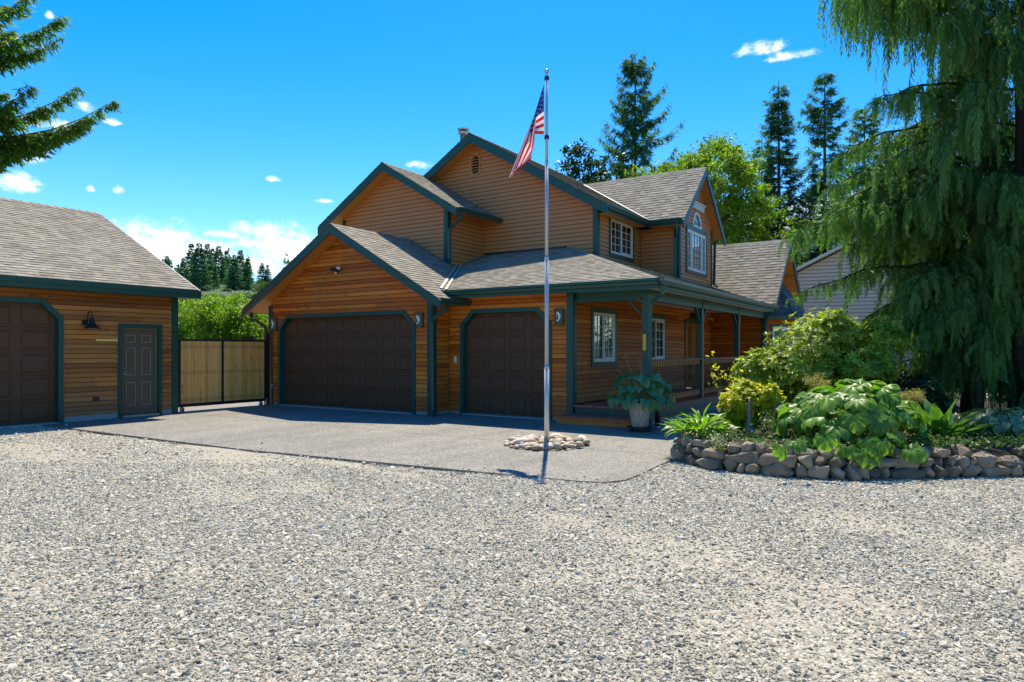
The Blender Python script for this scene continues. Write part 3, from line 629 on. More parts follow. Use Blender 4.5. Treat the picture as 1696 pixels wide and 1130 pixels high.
# downspouts
def spout(path, mat=None, sq=(.04, .03)): return MB().tube(path, .04, sq=sq).build('downspout', mat or M['gutter'], H)
spout([(-9.80, 12.36, 2.62), (-9.82, 12.36, 2.50), (-10.30, 12.44, 2.26), (-10.325, 12.46, 2.12), (-10.325, 12.50, .22), (-10.30, 12.46, .10), (-10.14, 12.32, .045)])
spout([(-11.35, 14.98, 5.33), (-11.38, 14.98, 5.18), (-11.88, 15.12, 4.93), (-11.93, 15.14, 4.78), (-11.93, 15.14, 4.10), (-11.84, 15.06, 4.02)])
spout([(-4.82, 12.90, 2.84), (-4.86, 12.92, 2.66), (-5.16, 13.08, 2.50), (-5.20, 13.12, 2.34), (-5.20, 13.14, .72)])
spout([(-16.98, 12.4, 2.6), (-16.9, 12.4, 2.45), (-16.5, 12.5, 2.22), (-16.46, 12.52, 2.1), (-16.46, 12.54, .1)])
spout([(-6.86, 19.42, 5.30), (-6.90, 19.44, 5.12), (-7.08, 19.90, 4.95), (-7.08, 19.92, 4.82), (-7.08, 19.92, 3.72), (-7.00, 19.86, 3.68)]); spout([(-6.9, 23.28, 5.2), (-6.93, 23.28, 3.76), (-6.8, 23.3, 3.68)])
MB().tube([(-5.20, 13.13, .74), (-5.20, 13.11, .66), (-5.17, 13.05, .60), (-5.08, 12.96, .55), (-4.98, 12.88, .50), (-4.93, 12.84, .42), (-4.93, 12.84, .06)], .052, 10).build('drain_hose', M['metal_black'], H, True)
MB().tube([(-4.93, 12.84, .06), (-4.93, 12.84, -.005)], .056, 10).build('drain_collar', M['alu'], H, True)
# ---- porch
def post(y, s=.07): return vbox(H, 'porch_post', M['teal'], -5.37-s, -5.37+s, y-s, y+s, .35, 2.60)
for y in (13.37, 16.88, 20.27): post(y)
vbox(H, 'beam', M['teal'], -6.98, -5.30, 13.33, 13.42, 2.585, 2.80); vbox(H, 'beam', M['teal'], -5.42, -5.30, 13.42, 23.30, 2.58, 2.80)
vbox(H, 'beam_trim', M['teal'], -6.98, -5.46, 13.27, 13.325, 2.59, 2.63)
for y in (16.88, 20.27): vbox(H, 'beam_joint', M['teal_dark'], -5.305, -5.285, y-.04, y+.04, 2.585, 2.86)
def brace(y, s): MB().tube([(-5.37, y+s*.07, 2.22), (-5.37, y+s*.40, 2.59)], .03, sq=(.035, .018)).build('brace', M['teal'], H)
for y in (16.88, 20.27): brace(y, 1); brace(y, -1)
MB().tube([(-5.44, 13.37, 2.26), (-5.78, 13.37, 2.60)], .03, sq=(.035, .018)).build('brace', M['teal'], H)
dk = vbox(H, 'porch_deck', M['teal_dark'], -7.0, -5.30, 13.30, 23.3, .14, .315)
nb = 12
for k in range(nb):
    x0 = -7.0+k*(1.74/nb); vbox(dk, 'deck_board', M['deckred'], x0+.003, x0+1.74/nb-.003, 13.22, 23.3, .318, .352)
vbox(H, 'deck_skirt', M['teal'], -6.98, -5.26, 13.262, 13.298, .10, .315); vbox(H, 'deck_skirt', M['teal'], -5.298, -5.26, 13.30, 23.3, .12, .315)
st = vbox(H, 'porch_step', M['cedar'], -7.10, -5.42, 12.66, 13.24, .0, .135); vbox(st, 'step_tread', M['deckred'], -7.14, -5.38, 12.61, 12.95, .137, .168); vbox(st, 'step_tread', M['deckred'], -7.14, -5.38, 12.958, 13.255, .137, .168)
# railing
def railing(y0, y1):
    r = MB().box(-5.42, -5.30, y0, y1, 1.315, 1.35).build('railing', M['metal_black'], H)
    r.data.materials[0] = M['rail_grey']
    vbox(r, 'rail', M['railcedar'], -5.38, -5.345, y0, y1, 1.20, 1.312); vbox(r, 'rail', M['railcedar'], -5.38, -5.345, y0, y1, .46, .57)
    n = int((y1-y0)/.098); base = None
    for k in range(n):
        y = y0+(k+.5)*(y1-y0)/n
        if base is None:
            pts = [(0, 0, .475), (0, 0, .60)]
            for q in range(1, 12):
                u = q/12; pts.append((0, .045*math.sin(u*2*math.pi), .60+.58*u))
            pts += [(0, 0, 1.19), (0, 0, 1.30)]
            base = MB().tube(pts, .007, 5).mesh('baluster', M['metal_black'])
        o = bpy.data.objects.new('baluster', base); COL.objects.link(o); o.location = (-5.335, y, 0); attach(o, r)
    vbox(r, 'rail_block', M['railcedar'], -5.38, -5.34, (y0+y1)/2-.2, (y0+y1)/2-.12, .353, .458)
M['rail_grey'] = plain('grey brown rail cap', (.10, .085, .075), .6, .15, 8)
railing(13.45, 16.80); railing(16.96, 20.19)
# entry door
de = pbox(MB(), Psd, dr[0], dr[1], dr[2], dr[3], -.14, -.10).build('entry_door', M['door_wood'] if 'door_wood' in M else M['railcedar'], H)
M['door_wood'] = wood('varnished entry door', [(.25, (.28, .10, .022)), (.6, (.42, .17, .035)), (.9, (.5, .22, .06))], 0, vert=True, rough=.35)
de.data.materials[0] = M['door_wood']
dc = MB(); pbox(dc, Psd, dr[0]-.09, dr[0], dr[2], dr[3]+.1, -.13, .04); pbox(dc, Psd, dr[1], dr[1]+.09, dr[2], dr[3]+.1, -.13, .04); pbox(dc, Psd, dr[0], dr[1], dr[3], dr[3]+.1, -.13, .04); dc.build('door_casing', M['teal_dark'], H)
mdl = (dr[0]+dr[1])/2
for a, b in ((dr[0]+.06, mdl-.05), (mdl+.05, dr[1]-.06)):
    for z0, z1 in ((.50, 1.20), (1.32, 2.30)):
        ring(MB(), Psd, a+.05, b-.05, z0, z1, .035, -.10, -.075).build('door_moulding', M['door_wood'], de)
pbox(MB(), Psd, mdl-.025, mdl+.025, dr[2], dr[3], -.10, -.07).build('astragal', M['door_wood'], de)
for z in (1.28, 1.42): MB().lathe([(.0, -.03), (.03, -.015), (.03, .015), (0, .03)], (-7.10, mdl+.07, z), 10, False).build('door_knob', M['steel'], de, True)
# dark scrolled plaque over the door, camera
sg = MB(); pbox(sg, Psd, 21.02, 21.74, 2.50, 2.545, .03, .05)
for k in range(9):
    y = 21.04+k*.085; sg.tube([Psd(y, 2.54, .04), Psd(y-.05, 2.62+.04*(k % 2), .06), Psd(y+.02, 2.72, .05), Psd(y+.08, 2.66, .04), Psd(y+.04, 2.60, .04)], .011, 5)
sg.build('door_ornament', M['metal_black'], H)
cm = MB(); cm.tube([(-7.03, 23.0, 2.60), (-6.93, 22.96, 2.60)], .035, 10); cm.tube([(-6.95, 22.97, 2.60), (-6.86, 22.9, 2.54)], .028, 10); cm.build('security_camera', M['white'], H, True)
# plaque on the corner post
pl = MB(); n = 8; cpts = []
for cxx, czz, s0 in ((-5.385, 1.84, 0), (-5.385, 1.57, 1)):
    for k in range(n+1): a = math.pi*s0+math.pi*k/n; cpts.append((cxx+.036*math.cos(a), 13.298, czz+.036*math.sin(a)))
pl.extrude(cpts, (0, -.012, 0)); plo = pl.build('yellow_plaque', M['yellow'], H)
for z in (1.85, 1.56): MB().lathe([(0, 0), (.008, .0), (.008, .004)], (0, 0, 0), 8).build('screw', M['steel'], plo).location = (-5.385, 13.285, z)
ring(MB(), FRONT(0, 13.286), -5.40, -5.37, 1.61, 1.80, .006, 0, .002).build('plaque_groove', M['mustard'] if 'mustard' in M else M['railcedar'], plo)
# wall lamps with an opal half moon and a fir-tree cut-out
def lamp(x, y, z):
    b = MB(); b.box(-.11, .11, -.035, 0, -.17, .17); b.box(-.12, .12, -.105, -.035, -.175, -.16); b.box(-.12, .12, -.105, -.035, .16, .175)
    A = [math.radians(d) for d in range(-80, 81, 16)]
    pts = [(.11*math.sin(a), -.035-.07*math.cos(a)) for a in A]
    b.add([(px, py, -.16) for px, py in pts]+[(px, py, .16) for px, py in pts], [(i, i+1, len(A)+i+1, len(A)+i) for i in range(len(A)-1)])
    o = b.build('wall_lamp', M['bronze'], H); o.location = (0, 0, 0)
    l = MB(); n = 12
    rr = [(-.03+.095*math.sin(math.pi*k/n), .11*math.cos(math.pi*k/n)) for k in range(n+1)]
    f = lambda px: -.040-.07*math.sqrt(max(.02, 1-(px/.112)**2))
    l.add([(px, f(px), pz) for px, pz in rr], [tuple(range(n+1))]); lo = l.build('lamp_glass', M['opal'], o)
    tr = MB()
    for k in range(3): w = .032-.007*k; z0 = -.06+k*.035; tr.add([(-w, -.116, z0), (w, -.116, z0), (0, -.116, z0+.05)], [(0, 1, 2)])
    tr.box(-.005, .005, -.117, -.113, -.085, -.055); to = tr.build('fir_cutout', M['bronze'], o)
    o.matrix_parent_inverse = wloc(H).inverted(); o.location = (x, y, z)
    for c in (lo, to): c.matrix_parent_inverse = Matrix(); c.location = (0, 0, 0)
    return o
lamp(-16.14, 12.578, 2.27); lamp(-10.79, 12.578, 2.27); lamp(-7.33, 13.228, 2.28)
# twin flood lamp on the garage gable
fl = MB(); fl.lathe([(.05, 0), (.05, .03), (.02, .05)], (0, 0, 0), 12); fo = fl.build('flood_lamp', M['metal_black'], H); fo.location = (0, 0, 0)
fo.matrix_parent_inverse = wloc(H).inverted(); fo.location = (-13.60, 12.575, 3.63); fo.rotation_euler = (R_(90), 0, 0)
for sx in (-1, 1):
    hmb = MB(); hmb.lathe([(.022, 0), (.03, .04), (.055, .10), (.055, .13)], (0, 0, 0), 12); hmb.cur = 1; hmb.lathe([(.05, .131), (.0, .134)], (0, 0, 0), 12, False)
    h = hmb.build('lamp_head', [M['metal_black'], M['opal']], fo, True); h.matrix_parent_inverse = Matrix(); h.location = (sx*.04, 0, .05); h.rotation_euler = (R_(-20), R_(sx*55), 0)
sn = MB().lathe([(.0, 0), (.03, .01), (.03, .04), (0, .05)], (0, 0, 0), 10, False).build('motion_sensor', M['white'], fo, True); sn.matrix_parent_inverse = Matrix(); sn.location = (0, -.075, .05)
# keypad, hose tap, flue
kp = vbox(H, 'keypad', M['white'], -10.25, -10.19, 13.19, 13.235, 1.24, 1.39)
hb_ = MB().tube([(-16.17, 12.58, .50), (-16.17, 12.48, .50), (-16.17, 12.46, .44)], .014, 8); hb_.tube([(-16.22, 12.50, .555), (-16.12, 12.50, .555)], .02, 8); hb_.tube([(-16.08, 12.58, .52), (-16.07, 12.50, .50)], .018, 8)
hb_.build('hose_tap', M['steel'], H, True)
fx, fy, fz = -13.25, 17.55, 7.82
fu = MB().lathe([(.11, -.45), (.11, .62)], (fx, fy, fz), 18); fu.lathe([(.11, .62), (.17, .64), (.17, .70), (.12, .72)], (fx, fy, fz), 18); fu.lathe([(.13, .74), (.19, .76), (.19, .79), (.05, .83)], (fx, fy, fz), 18)
fu.build('flue_pipe', M['steel'], H, True)
# bay window on the wing
bay = [(-5.28, 23.75), (-4.62, 24.35), (-4.62, 26.15), (-5.28, 26.75)]
for k in range(3):
    a, b = Vector(bay[k]+(0,)), Vector(bay[k+1]+(0,)); t = (b-a).normalized(); n = Vector((t.y, -t.x, 0)); Lk = (b-a).length
    Pk = wallfn(a, t, n); op = (.16, Lk-.16, 1.15, 2.32)
    clad(H, Pk, [(0, .3), (Lk, .3), (Lk, 2.60), (0, 2.60)], [rc(op)], M['cedar'], M['cedar'], pieces=False)
    fr = ring(MB(), Pk, *op, .06, -.05, .03).build('window', M['white'], H); pbox(MB(), Pk, op[0]+.06, op[1]-.06, op[2]+.06, op[3]-.06, -.012, -.008).build('pane', M['glass'], fr)
    grid(fr, Pk, op[0]+.06, op[1]-.06, op[2]+.06, op[3]-.06, 2, 4, .0, w=.014); niche(fr, Pk, *op, .3)
    tt = MB(); pbox(tt, Pk, op[0]-.08, op[0], op[2]-.08, op[3]+.08, -.02, .04); pbox(tt, Pk, op[1], op[1]+.08, op[2]-.08, op[3]+.08, -.02, .04); pbox(tt, Pk, op[0], op[1], op[3], op[3]+.08, -.02, .04); pbox(tt, Pk, op[0], op[1], op[2]-.08, op[2], -.02, .04); tt.build('window_trim', M['teal_dark'], fr)
bo = [(-5.28, 23.45), (-4.42, 24.22), (-4.42, 26.28), (-5.28, 27.05)]; zt = 2.66; apex0, apex1 = Vector((-5.28, 24.75, 4.05)), Vector((-5.28, 25.75, 4.05))
tops = [(apex0,), (apex0, apex1), (apex1,)]
for k in range(3):
    a, b = Vector(bo[k]+(zt,)), Vector(bo[k+1]+(zt,)); S = (b-a).normalized(); up0 = tops[k][0]-a; N = S.cross(up0 if k < 2 else tops[k][0]-a).normalized()
    N = N if N.z > 0 else -N; T = N.cross(S).normalized(); T = T if T.z > 0 else -T
    pts = [(0, 0), ((b-a).length, 0)]+[((q-a).dot(S), (q-a).dot(T)) for q in reversed(tops[k])]
    roof(H, a, S, T, pts, mat=M['shingle_dark'], thick=.04, name='bay_roof', soffit=M['teal'])
    gutter(H, a+Vector((0, 0, -.0)), b, Vector((S.y, -S.x, 0)))
caps(H, Vector(bo[1]+(zt,)), apex0, (-.5, -.6, 0), (0, 1, -.1), .17, .1, M['shingle_dark'])
# ------------------------------------------------------------------ the workshop
S = thing('workshop', 'long cedar workshop at the left with brown garage door and olive entry door', 'garage', (-20, 4, 0))
Ps = RIGHT(-16.0, 0)
so1 = oct_open(3.30, 6.98, 0, 2.56, .32); md = (8.26, 9.12, 0.0, 2.06)
clad(S, Ps, [(-4.0, .12), (9.50, .12), (9.50, 2.84), (-4.0, 2.84)], [so1, rc(md)], M['cedar_shop'], M['cedar_shop'])
garage_door(S, Ps, 3.34, 6.94, 2.52, 5, 5, None, c=.32)
vbox(S, 'foundation', M['concrete'], -16.2, -15.985, 7.06, 8.2, -.1, .115); vbox(S, 'foundation', M['concrete'], -16.2, -15.985, 9.2, 9.56, -.1, .115); vbox(S, 'foundation', M['concrete'], -16.2, -15.985, -4, 3.2, -.1, .115)
vbox(S, 'threshold', M['concrete'], -16.3, -15.93, 3.34, 6.94, -.05, .02); vbox(S, 'threshold', M['alu'], -16.2, -15.93, 8.27, 9.11, 0, .045)
for a in [(-16.0, -15.955, 9.45, 9.60, 0, 2.84), (-16.1, -16.0, 9.555, 9.60, 0, 2.84)]: vbox(S, 'corner_board', M['teal_dark'], *a)
# man door: slab, six moulded panels, casing, lock and handle
mdo = pbox(MB(), Ps, 8.28, 9.10, .05, 2.03, -.11, -.07).build('entry_door', M['mandoor'], S)
for a, b in ((8.40, 8.62), (8.76, 8.98)):
    for z0, z1 in ((1.72, 1.90), (.96, 1.60), (.26, .80)):
        ring(MB(), Ps, a, b, z0, z1, .017, -.07, -.058).build('door_panel', M['doorline'], mdo); pbox(MB(), Ps, a+.04, b-.04, z0+.04, z1-.04, -.07, -.062).build('door_panel', M['mandoor'], mdo)
dc = MB(); pbox(dc, Ps, 8.18, 8.265, 0, 2.15, -.10, .045); pbox(dc, Ps, 9.115, 9.20, 0, 2.15, -.10, .045); pbox(dc, Ps, 8.265, 9.115, 2.055, 2.15, -.10, .044); dc.build('door_casing', M['teal_dark'], S)
ds = MB(); pbox(ds, Ps, 9.095, 9.113, .05, 2.05, -.07, -.05); pbox(ds, Ps, 8.268, 9.095, 2.034, 2.052, -.07, -.05); ds.build('weatherstrip', M['doorline'], S)
for z in (1.02, 1.13): MB().tube([Ps(8.335, z, -.07), Ps(8.335, z, -.03)], [.028, .02], 10).build('door_knob', M['steel'], mdo, True)
MB().tube([Ps(8.335, .99, -.04), Ps(8.43, .985, -.03)], .011, 8).build('door_handle', M['steel'], mdo, True)
niche(S, Ps, 8.26, 9.12, 0, 2.06, .4)
ph = vbox(S, 'number_plaque', M['yellow_pale'], -15.985, -15.965, 7.70, 8.17, 1.745, 1.79)
for k, y in enumerate((7.73, 8.14)): MB().lathe([(0, 0), (.006, 0), (.006, .004)], (0, 0, 0), 8).build('screw', M['steel'], ph).location = (-15.962, y, 1.768)
vbox(S, 'dryer_vent', M['metal_black'], -15.985, -15.955, 7.64, 7.76, .43, .51)
# gooseneck barn lamp
lz = 2.05; gl = MB().lathe([(.035, .0), (.045, .06), (.03, .10)], (-15.78, 7.53, lz+.10), 14)
gl.lathe([(.162, 0), (.165, .012), (.14, .045), (.085, .075), (.06, .12), (.055, .16), (.03, .18)], (-15.78, 7.53, lz-.04), 20, False)
glo = gl.build('barn_lamp', M['metal_black'], S, True); MB().lathe([(.155, 0), (.10, .03), (0, .05)], (-15.78, 7.53, lz-.035), 20, False).build('lamp_reflector', M['white'], glo, True)
MB().tube([(-15.78, 7.53, lz+.2)]+[(-15.78-.10+.10*math.cos(a), 7.53-.0, lz+.22+.12*math.sin(a)) for a in [math.pi*k/8 for k in range(9)]]+[(-15.975, 7.53, lz+.12)], .011, 8).build('gooseneck', M['metal_black'], glo, True)
MB().lathe([(.06, 0), (.06, .02)], (0, 0, 0), 14).build('wall_plate', M['metal_black'], glo)
bpy.data.objects[glo.children[-1].name].location = (-15.985, 7.47, lz+.1); glo.children[-1].rotation_euler = (0, R_(90), 0)
rs = 2.37; hs_ = 4.7; Lr = math.hypot(hs_, rs)
roof(S, (-15.5, -4.3, 3.0), (0, 1, 0), (-hs_, 0, rs), [(0, 0), (14.15, 0), (14.15, Lr), (0, Lr)])
roof(S, (-24.9, -4.3, 3.0), (0, 1, 0), (hs_, 0, rs), [(0, 0), (14.15, 0), (14.15, Lr), (0, Lr)], kind='stuff')
caps(S, (-20.2, -4.3, 5.37), (-20.2, 9.86, 5.37), (hs_, 0, -rs), (-hs_, 0, -rs))
vbox(S, 'fascia', M['teal_dark'], -15.52, -15.47, -4.3, 9.86, 2.80, 2.985); vbox(S, 'drip_edge', M['teal_dark'], -15.47, -15.44, -4.3, 9.87, 2.90, 2.992)
bargeboard(S, (-15.45, 9.845, 2.985), (-20.2, 9.845, 5.36), (0, 1, 0), .2, mat=M['teal_dark']); bargeboard(S, (-24.95, 9.845, 2.985), (-20.2, 9.845, 5.36), (0, 1, 0), .2, mat=M['teal_dark'])
vbox(S, 'soffit', M['teal_dark'], -15.97, -15.52, -4.2, 9.84, 2.80, 2.82)
gw = MB(); gw.extrude([(-24.4, 9.46, 0), (-16.1, 9.46, 0), (-16.1, 9.46, 2.85), (-20.2, 9.46, 5.2), (-24.4, 9.46, 2.95)], (0, .09, 0)); gw.build('wall', M['cedar_shop'], S)
gw = MB(); gw.extrude([(-24.4, -4, 0), (-16.1, -4, 0), (-16.1, -4, 2.85), (-20.2, -4, 5.2), (-24.4, -4, 2.95)], (0, .09, 0)); gw.build('wall', M['cedar_shop'], S); vbox(S, 'wall', M['cedar_shop'], -24.5, -24.4, -4, 9.5, 0, 3)
# ------------------------------------------------------------------ sliding gate
Gt = thing('sliding_gate', 'sliding gate of upright pale cedar boards in a black steel frame between workshop and house', 'gate', (-16.25, 11, 0))
gx = -16.2; gy0, gym, gy1 = 9.74, 10.96, 12.30; zb_, zt_ = .17, 1.82
gf = MB(); gf.box(gx-.03, gx+.03, gy0, gy1, zt_-.045, zt_); gf.box(gx-.03, gx+.03, gy0, gy1, zb_-.05, zb_+.03)
for y in (gy0, gym-.03, gy1-.05): gf.box(gx-.029, gx+.029, y, y+.055, zb_+.03, zt_-.045)
gf.build('gate_frame', M['metal_black'], Gt)
for (a, b) in ((gy0+.055, gym-.03), (gym+.025, gy1-.05)):
    n = round((b-a)/.092)
    for k in range(n):
        y0 = a+(b-a)*k/n; j = rng.uniform(-.003, .003); vbox(Gt, 'fence_board', M['fence_wood'], gx-.012+j, gx+.012+j, y0+.0025, y0+(b-a)/n-.0025, zb_+.032, zt_-.047)
sm = MB()
for (a, b) in ((gy0+.055, gym-.03), (gym+.025, gy1-.05)):
    n = round((b-a)/.092)
    for zc in (.30, .98, 1.63):
        for k in range(n):
            for q in (.25, .75):
                y = a+(b-a)*(k+q)/n; h = rng.uniform(.03, .06); sm.box(gx+.0155, gx+.0165, y-.004, y+.004, zc-h, zc+h*.8)
M['stain'] = plain('iron stain on boards', (.10, .055, .025), .8, .2, 9); stn = sm.build('fastener_stain', M['stain'], Gt); stn['kind'] = 'stuff'
for y in (gy0+.1, gy1-.15): MB().tube([(gx-.02, y, .06), (gx+.02, y, .06)], .06, 14).build('roller', M['steel'], Gt, True)
vbox(Gt, 'gate_post', M['metal_black'], -16.34, -16.24, 12.36, 12.46, 0, 2.0); vbox(Gt, 'gate_post', M['metal_black'], -16.28, -16.2, 9.63, 9.70, 0, 1.84); vbox(Gt, 'latch_plate', M['alu'], -16.19, -16.16, 12.28, 12.33, .02, .20)
tr = vbox(None, 'gate_track', M['alu'], -16.17, -16.11, 7.0, 12.5, .004, .02); tag(tr, 'thin metal gate track lying along the pad in front of the olive workshop door', 'track')
# ------------------------------------------------------------------ neighbour's house
Nb = thing('neighbour_house', 'beige lap-sided gabled house half hidden behind the weeping cedar', 'house', (6, 38, 0))
def ray(u, v): r = (u-CX)/FL; a = R_(33); return Vector((-math.sin(a)+math.cos(a)*r, math.cos(a)+math.sin(a)*r, (CY-v)/FL))
def at(u, v, d): q = ray(u, v)*d; return Vector((q.x, q.y, q.z+1.56))
na, nbb = at(1322, 579, 36), at(1620, 579, 33); na.z = nbb.z = 0; nt = (nbb-na); NL = nt.length; nt = nt/NL; nn = Vector((nt.y, -nt.x, 0)); Pn = wallfn(na, nt, nn)
M['beige_gap'] = plain('shadow grey backing', (.16, .14, .12), .8); M['beige'] = plain('beige painted siding', (.62, .50, .37), .6, .06, 2); M['beige_trim'] = plain('pale trim', (.62, .58, .48), .6, .06, 3)
clad(Nb, Pn, [(0, 0), (NL, 0), (NL, 5.6), (NL/2, 7.6), (0, 5.6)], [], M['beige'], M['beige_gap'], ex=.19, gap=.03)
for s in (0, 1):
    a = Pn(-.4 if s == 0 else NL+.4, 5.50, 0); b = Pn(NL/2, 7.72, 0); sl = MB(); sl.extrude([a, b, b+Vector((0, 0, .16)), a+Vector((0, 0, .16))], nn*.5-nn*0); sl.extrude([a-nn*9, b-nn*9, b-nn*9+Vector((0, 0, .16)), a-nn*9+Vector((0, 0, .16))], nn*9.02); sl.build('roof', M['beige_trim'], Nb)
bx = MB(); bx.extrude([Pn(0, 0, -.2), Pn(NL, 0, -.2), Pn(NL, 5.5, -.2), Pn(NL/2, 7.5, -.2), Pn(0, 5.5, -.2)], -nn*8.6); bx.build('wall', M['beige'], Nb)
# ------------------------------------------------------------------ ground, pad, gravel
PAD = [(-16.3, 6.6), (-14.3, 6.62), (-9.4, 6.70), (-6.0, 7.03), (-3.75, 7.26), (-3.48, 7.36), (-3.33, 7.60), (-3.33, 8.1), (-3.42, 9.7), (-3.35, 14.0), (-3.6, 24.0), (-17.5, 24), (-17.5, 9.6), (-16.3, 9.6)]
def inpoly(x, y, P):
    x = np.asarray(x); y = np.asarray(y); c = np.zeros(x.shape, bool); n = len(P)
    for i in range(n):
        (x0, y0), (x1, y1) = P[i], P[(i+1) % n]
        if y0 == y1: continue
        c ^= ((y0 > y) != (y1 > y)) & (x < (x1-x0)*(y-y0)/(y1-y0)+x0)
    return c
pd = MB(); lo = [p for p in PAD[:8]]+[(-3.42, 9.705), (-16.3, 9.705)]; hi = [(-17.5, 9.72), (-3.42, 9.72), (-3.35, 14.0), (-3.6, 24.0), (-17.5, 24)]
for poly in (lo, hi):
    pd = MB().extrude([(x, y, -.12) for x, y in poly], (0, 0, .12)); struct(pd.build('concrete_pad', M['pad']))
def gravelbase():
    m, t, b, o = newmat('gravel fines'); tc = t.node('ShaderNodeTexCoord').outputs['Object']
    vo = t.node('ShaderNodeTexVoronoi', {'Scale': 42.0}); t.l.new(tc, vo.inputs['Vector'])
    v2 = t.node('ShaderNodeTexVoronoi', {'Scale': 95.0}); t.l.new(tc, v2.inputs['Vector'])
    a = t.node('ShaderNodeSeparateColor', {0: vo.outputs['Color']}).outputs[0]; bb = t.node('ShaderNodeSeparateColor', {0: v2.outputs['Color']}).outputs[0]
    c = t.ramp(t.math('ADD', t.math('MULTIPLY', a, .5), t.math('MULTIPLY', bb, .5)), [(.1, (.25, .225, .17)), (.45, (.41, .375, .29)), (.8, (.54, .50, .40)), (1, (.64, .60, .49))])
    dirt = t.ramp(t.noise(t.scale(tc, .35, .9, 1), 1.6, 6, .65), [(.48, 0), (.68, 1)])
    c = t.mix(t.math('MULTIPLY', dirt, .6), c, (.43, .385, .30)); c = t.mix(1.0, c, t.ramp(vo.outputs['Distance'], [(.3, 1), (.75, .6)]), 'MULTIPLY')
    setc(t, b, c); b.inputs['Roughness'].default_value = .95; b.inputs['Specular IOR Level'].default_value = .15; bump(t, b, t.math('ADD', vo.outputs['Distance'], t.math('MULTIPLY', v2.outputs['Distance'], .4)), .8, .012); return m
M['gravel_base'] = gravelbase()
def hgt(x, y): return -.022+.010*np.sin(x*.9+1)*np.sin(y*.7+.4)+.006*np.sin(x*2.3+y*1.7)
gx_, gy_ = np.meshgrid(np.linspace(-22, 16, 153), np.linspace(-6, 30, 145)); gz_ = hgt(gx_, gy_)-.02*inpoly(gx_, gy_, PAD)
nx, ny = gx_.shape[1], gx_.shape[0]; V = np.stack([gx_, gy_, gz_], -1).reshape(-1, 3); ii = (np.arange(ny-1)[:, None]*nx+np.arange(nx-1)).ravel()
struct(link('gravel_yard', fast_mesh('gravel_yard', V, np.stack([ii, ii+1, ii+nx+1, ii+nx], 1), M['gravel_base'], smooth=True)))
def grassmat(name, a, b_, c_):
    m, t, b, o = newmat(name); tc = t.node('ShaderNodeTexCoord').outputs['Object']; n = t.noise(tc, .15, 6, .65); n2 = t.noise(tc, 4, 5, .7)
    setc(t, b, t.ramp(t.math('ADD', t.math('MULTIPLY', n, .5), t.math('MULTIPLY', n2, .5)), [(.3, a), (.5, b_), (.7, c_)])); b.inputs['Roughness'].default_value = .9; bump(t, b, n2, .6, .05); return m
M['grass'] = grassmat('meadow grass', (.018, .04, .015), (.035, .075, .022), (.07, .11, .035))
# terrain: level near the house, hill to the left far beyond the gate
def terr(x, y):
    d = np.hypot(x, y); az = np.degrees(np.arctan2(x, y)); z = np.full_like(x, -.10)
    z = z+np.clip((d-80)/170, 0, 1)**1.3*20*np.exp(-((az+56)/24)**2)+np.clip((d-110)/260, 0, 1)**1.2*9*(1+.4*np.sin(az*.13+1)); return z
rr_ = np.concatenate([[0, 12], np.geomspace(20, 900, 50)]); aa_ = np.linspace(0, 2*np.pi, 145)
RR, AA = np.meshgrid(rr_, aa_); tx, ty = RR*np.sin(AA), RR*np.cos(AA); V = np.stack([tx, ty, terr(tx, ty)], -1).reshape(-1, 3); n2 = len(rr_); ii = (np.arange(144)[:, None]*n2+np.arange(n2-1)).ravel()
struct(link('ground', fast_mesh('ground', V, np.stack([ii, ii+1, ii+n2+1, ii+n2], 1), M['grass'], smooth=True)))
# planting bed
WALL = [(-3.36, 11.6), (-3.34, 10.5), (-3.38, 9.85), (-3.22, 9.48), (-2.7, 9.12), (-1.86, 9.06), (-1.13, 9.26), (-.53, 9.74), (.09, 10.26), (.69, 10.64), (1.6, 11.0), (3.2, 11.3), (5.5, 11.5)]
BED = WALL+[(6.5, 22), (-2.9, 22), (-3.2, 14)]
def soilmat():
    m, t, b, o = newmat('bark mulch'); tc = t.node('ShaderNodeTexCoord').outputs['Object']; n = t.noise(tc, 22, 5, .75); setc(t, b, t.ramp(n, [(.3, (.018, .012, .008)), (.6, (.06, .036, .022)), (.8, (.13, .085, .05))])); b.inputs['Roughness'].default_value = .95; bump(t, b, n, 1, .03); return m
M['soil'] = soilmat()
bx_, by_ = np.meshgrid(np.linspace(-3.6, 6.8, 130), np.linspace(8.8, 22, 160)); 
wp = np.array(WALL)
def wdist(x, y):
    best = np.full(np.shape(x), 9e9)
    for i in range(len(wp)-1):
        a, b = wp[i], wp[i+1]; t = np.clip(((x-a[0])*(b[0]-a[0])+(y-a[1])*(b[1]-a[1]))/np.sum((b-a)**2), 0, 1); best = np.minimum(best, np.hypot(x-a[0]-t*(b[0]-a[0]), y-a[1]-t*(b[1]-a[1])))
    return best
def bedz(x, y):
    d = wdist(x, y); return .22+.08*np.clip(d/1.2, 0, 1)+.02*np.sin(x*3.1+y)*np.sin(y*2.7)
ins = inpoly(bx_, by_, BED) & (wdist(bx_, by_) > .06); bz_ = np.where(ins, bedz(bx_, by_), -.15)
V = np.stack([bx_, by_, bz_], -1).reshape(-1, 3); nx = bx_.shape[1]; ii = (np.arange(bx_.shape[0]-1)[:, None]*nx+np.arange(nx-1)).ravel(); Fq = np.stack([ii, ii+1, ii+nx+1, ii+nx], 1)
keep = ins.ravel()[Fq].any(1); struct(link('planting_bed', fast_mesh('planting_bed', V, Fq[keep], M['soil'], smooth=True)))
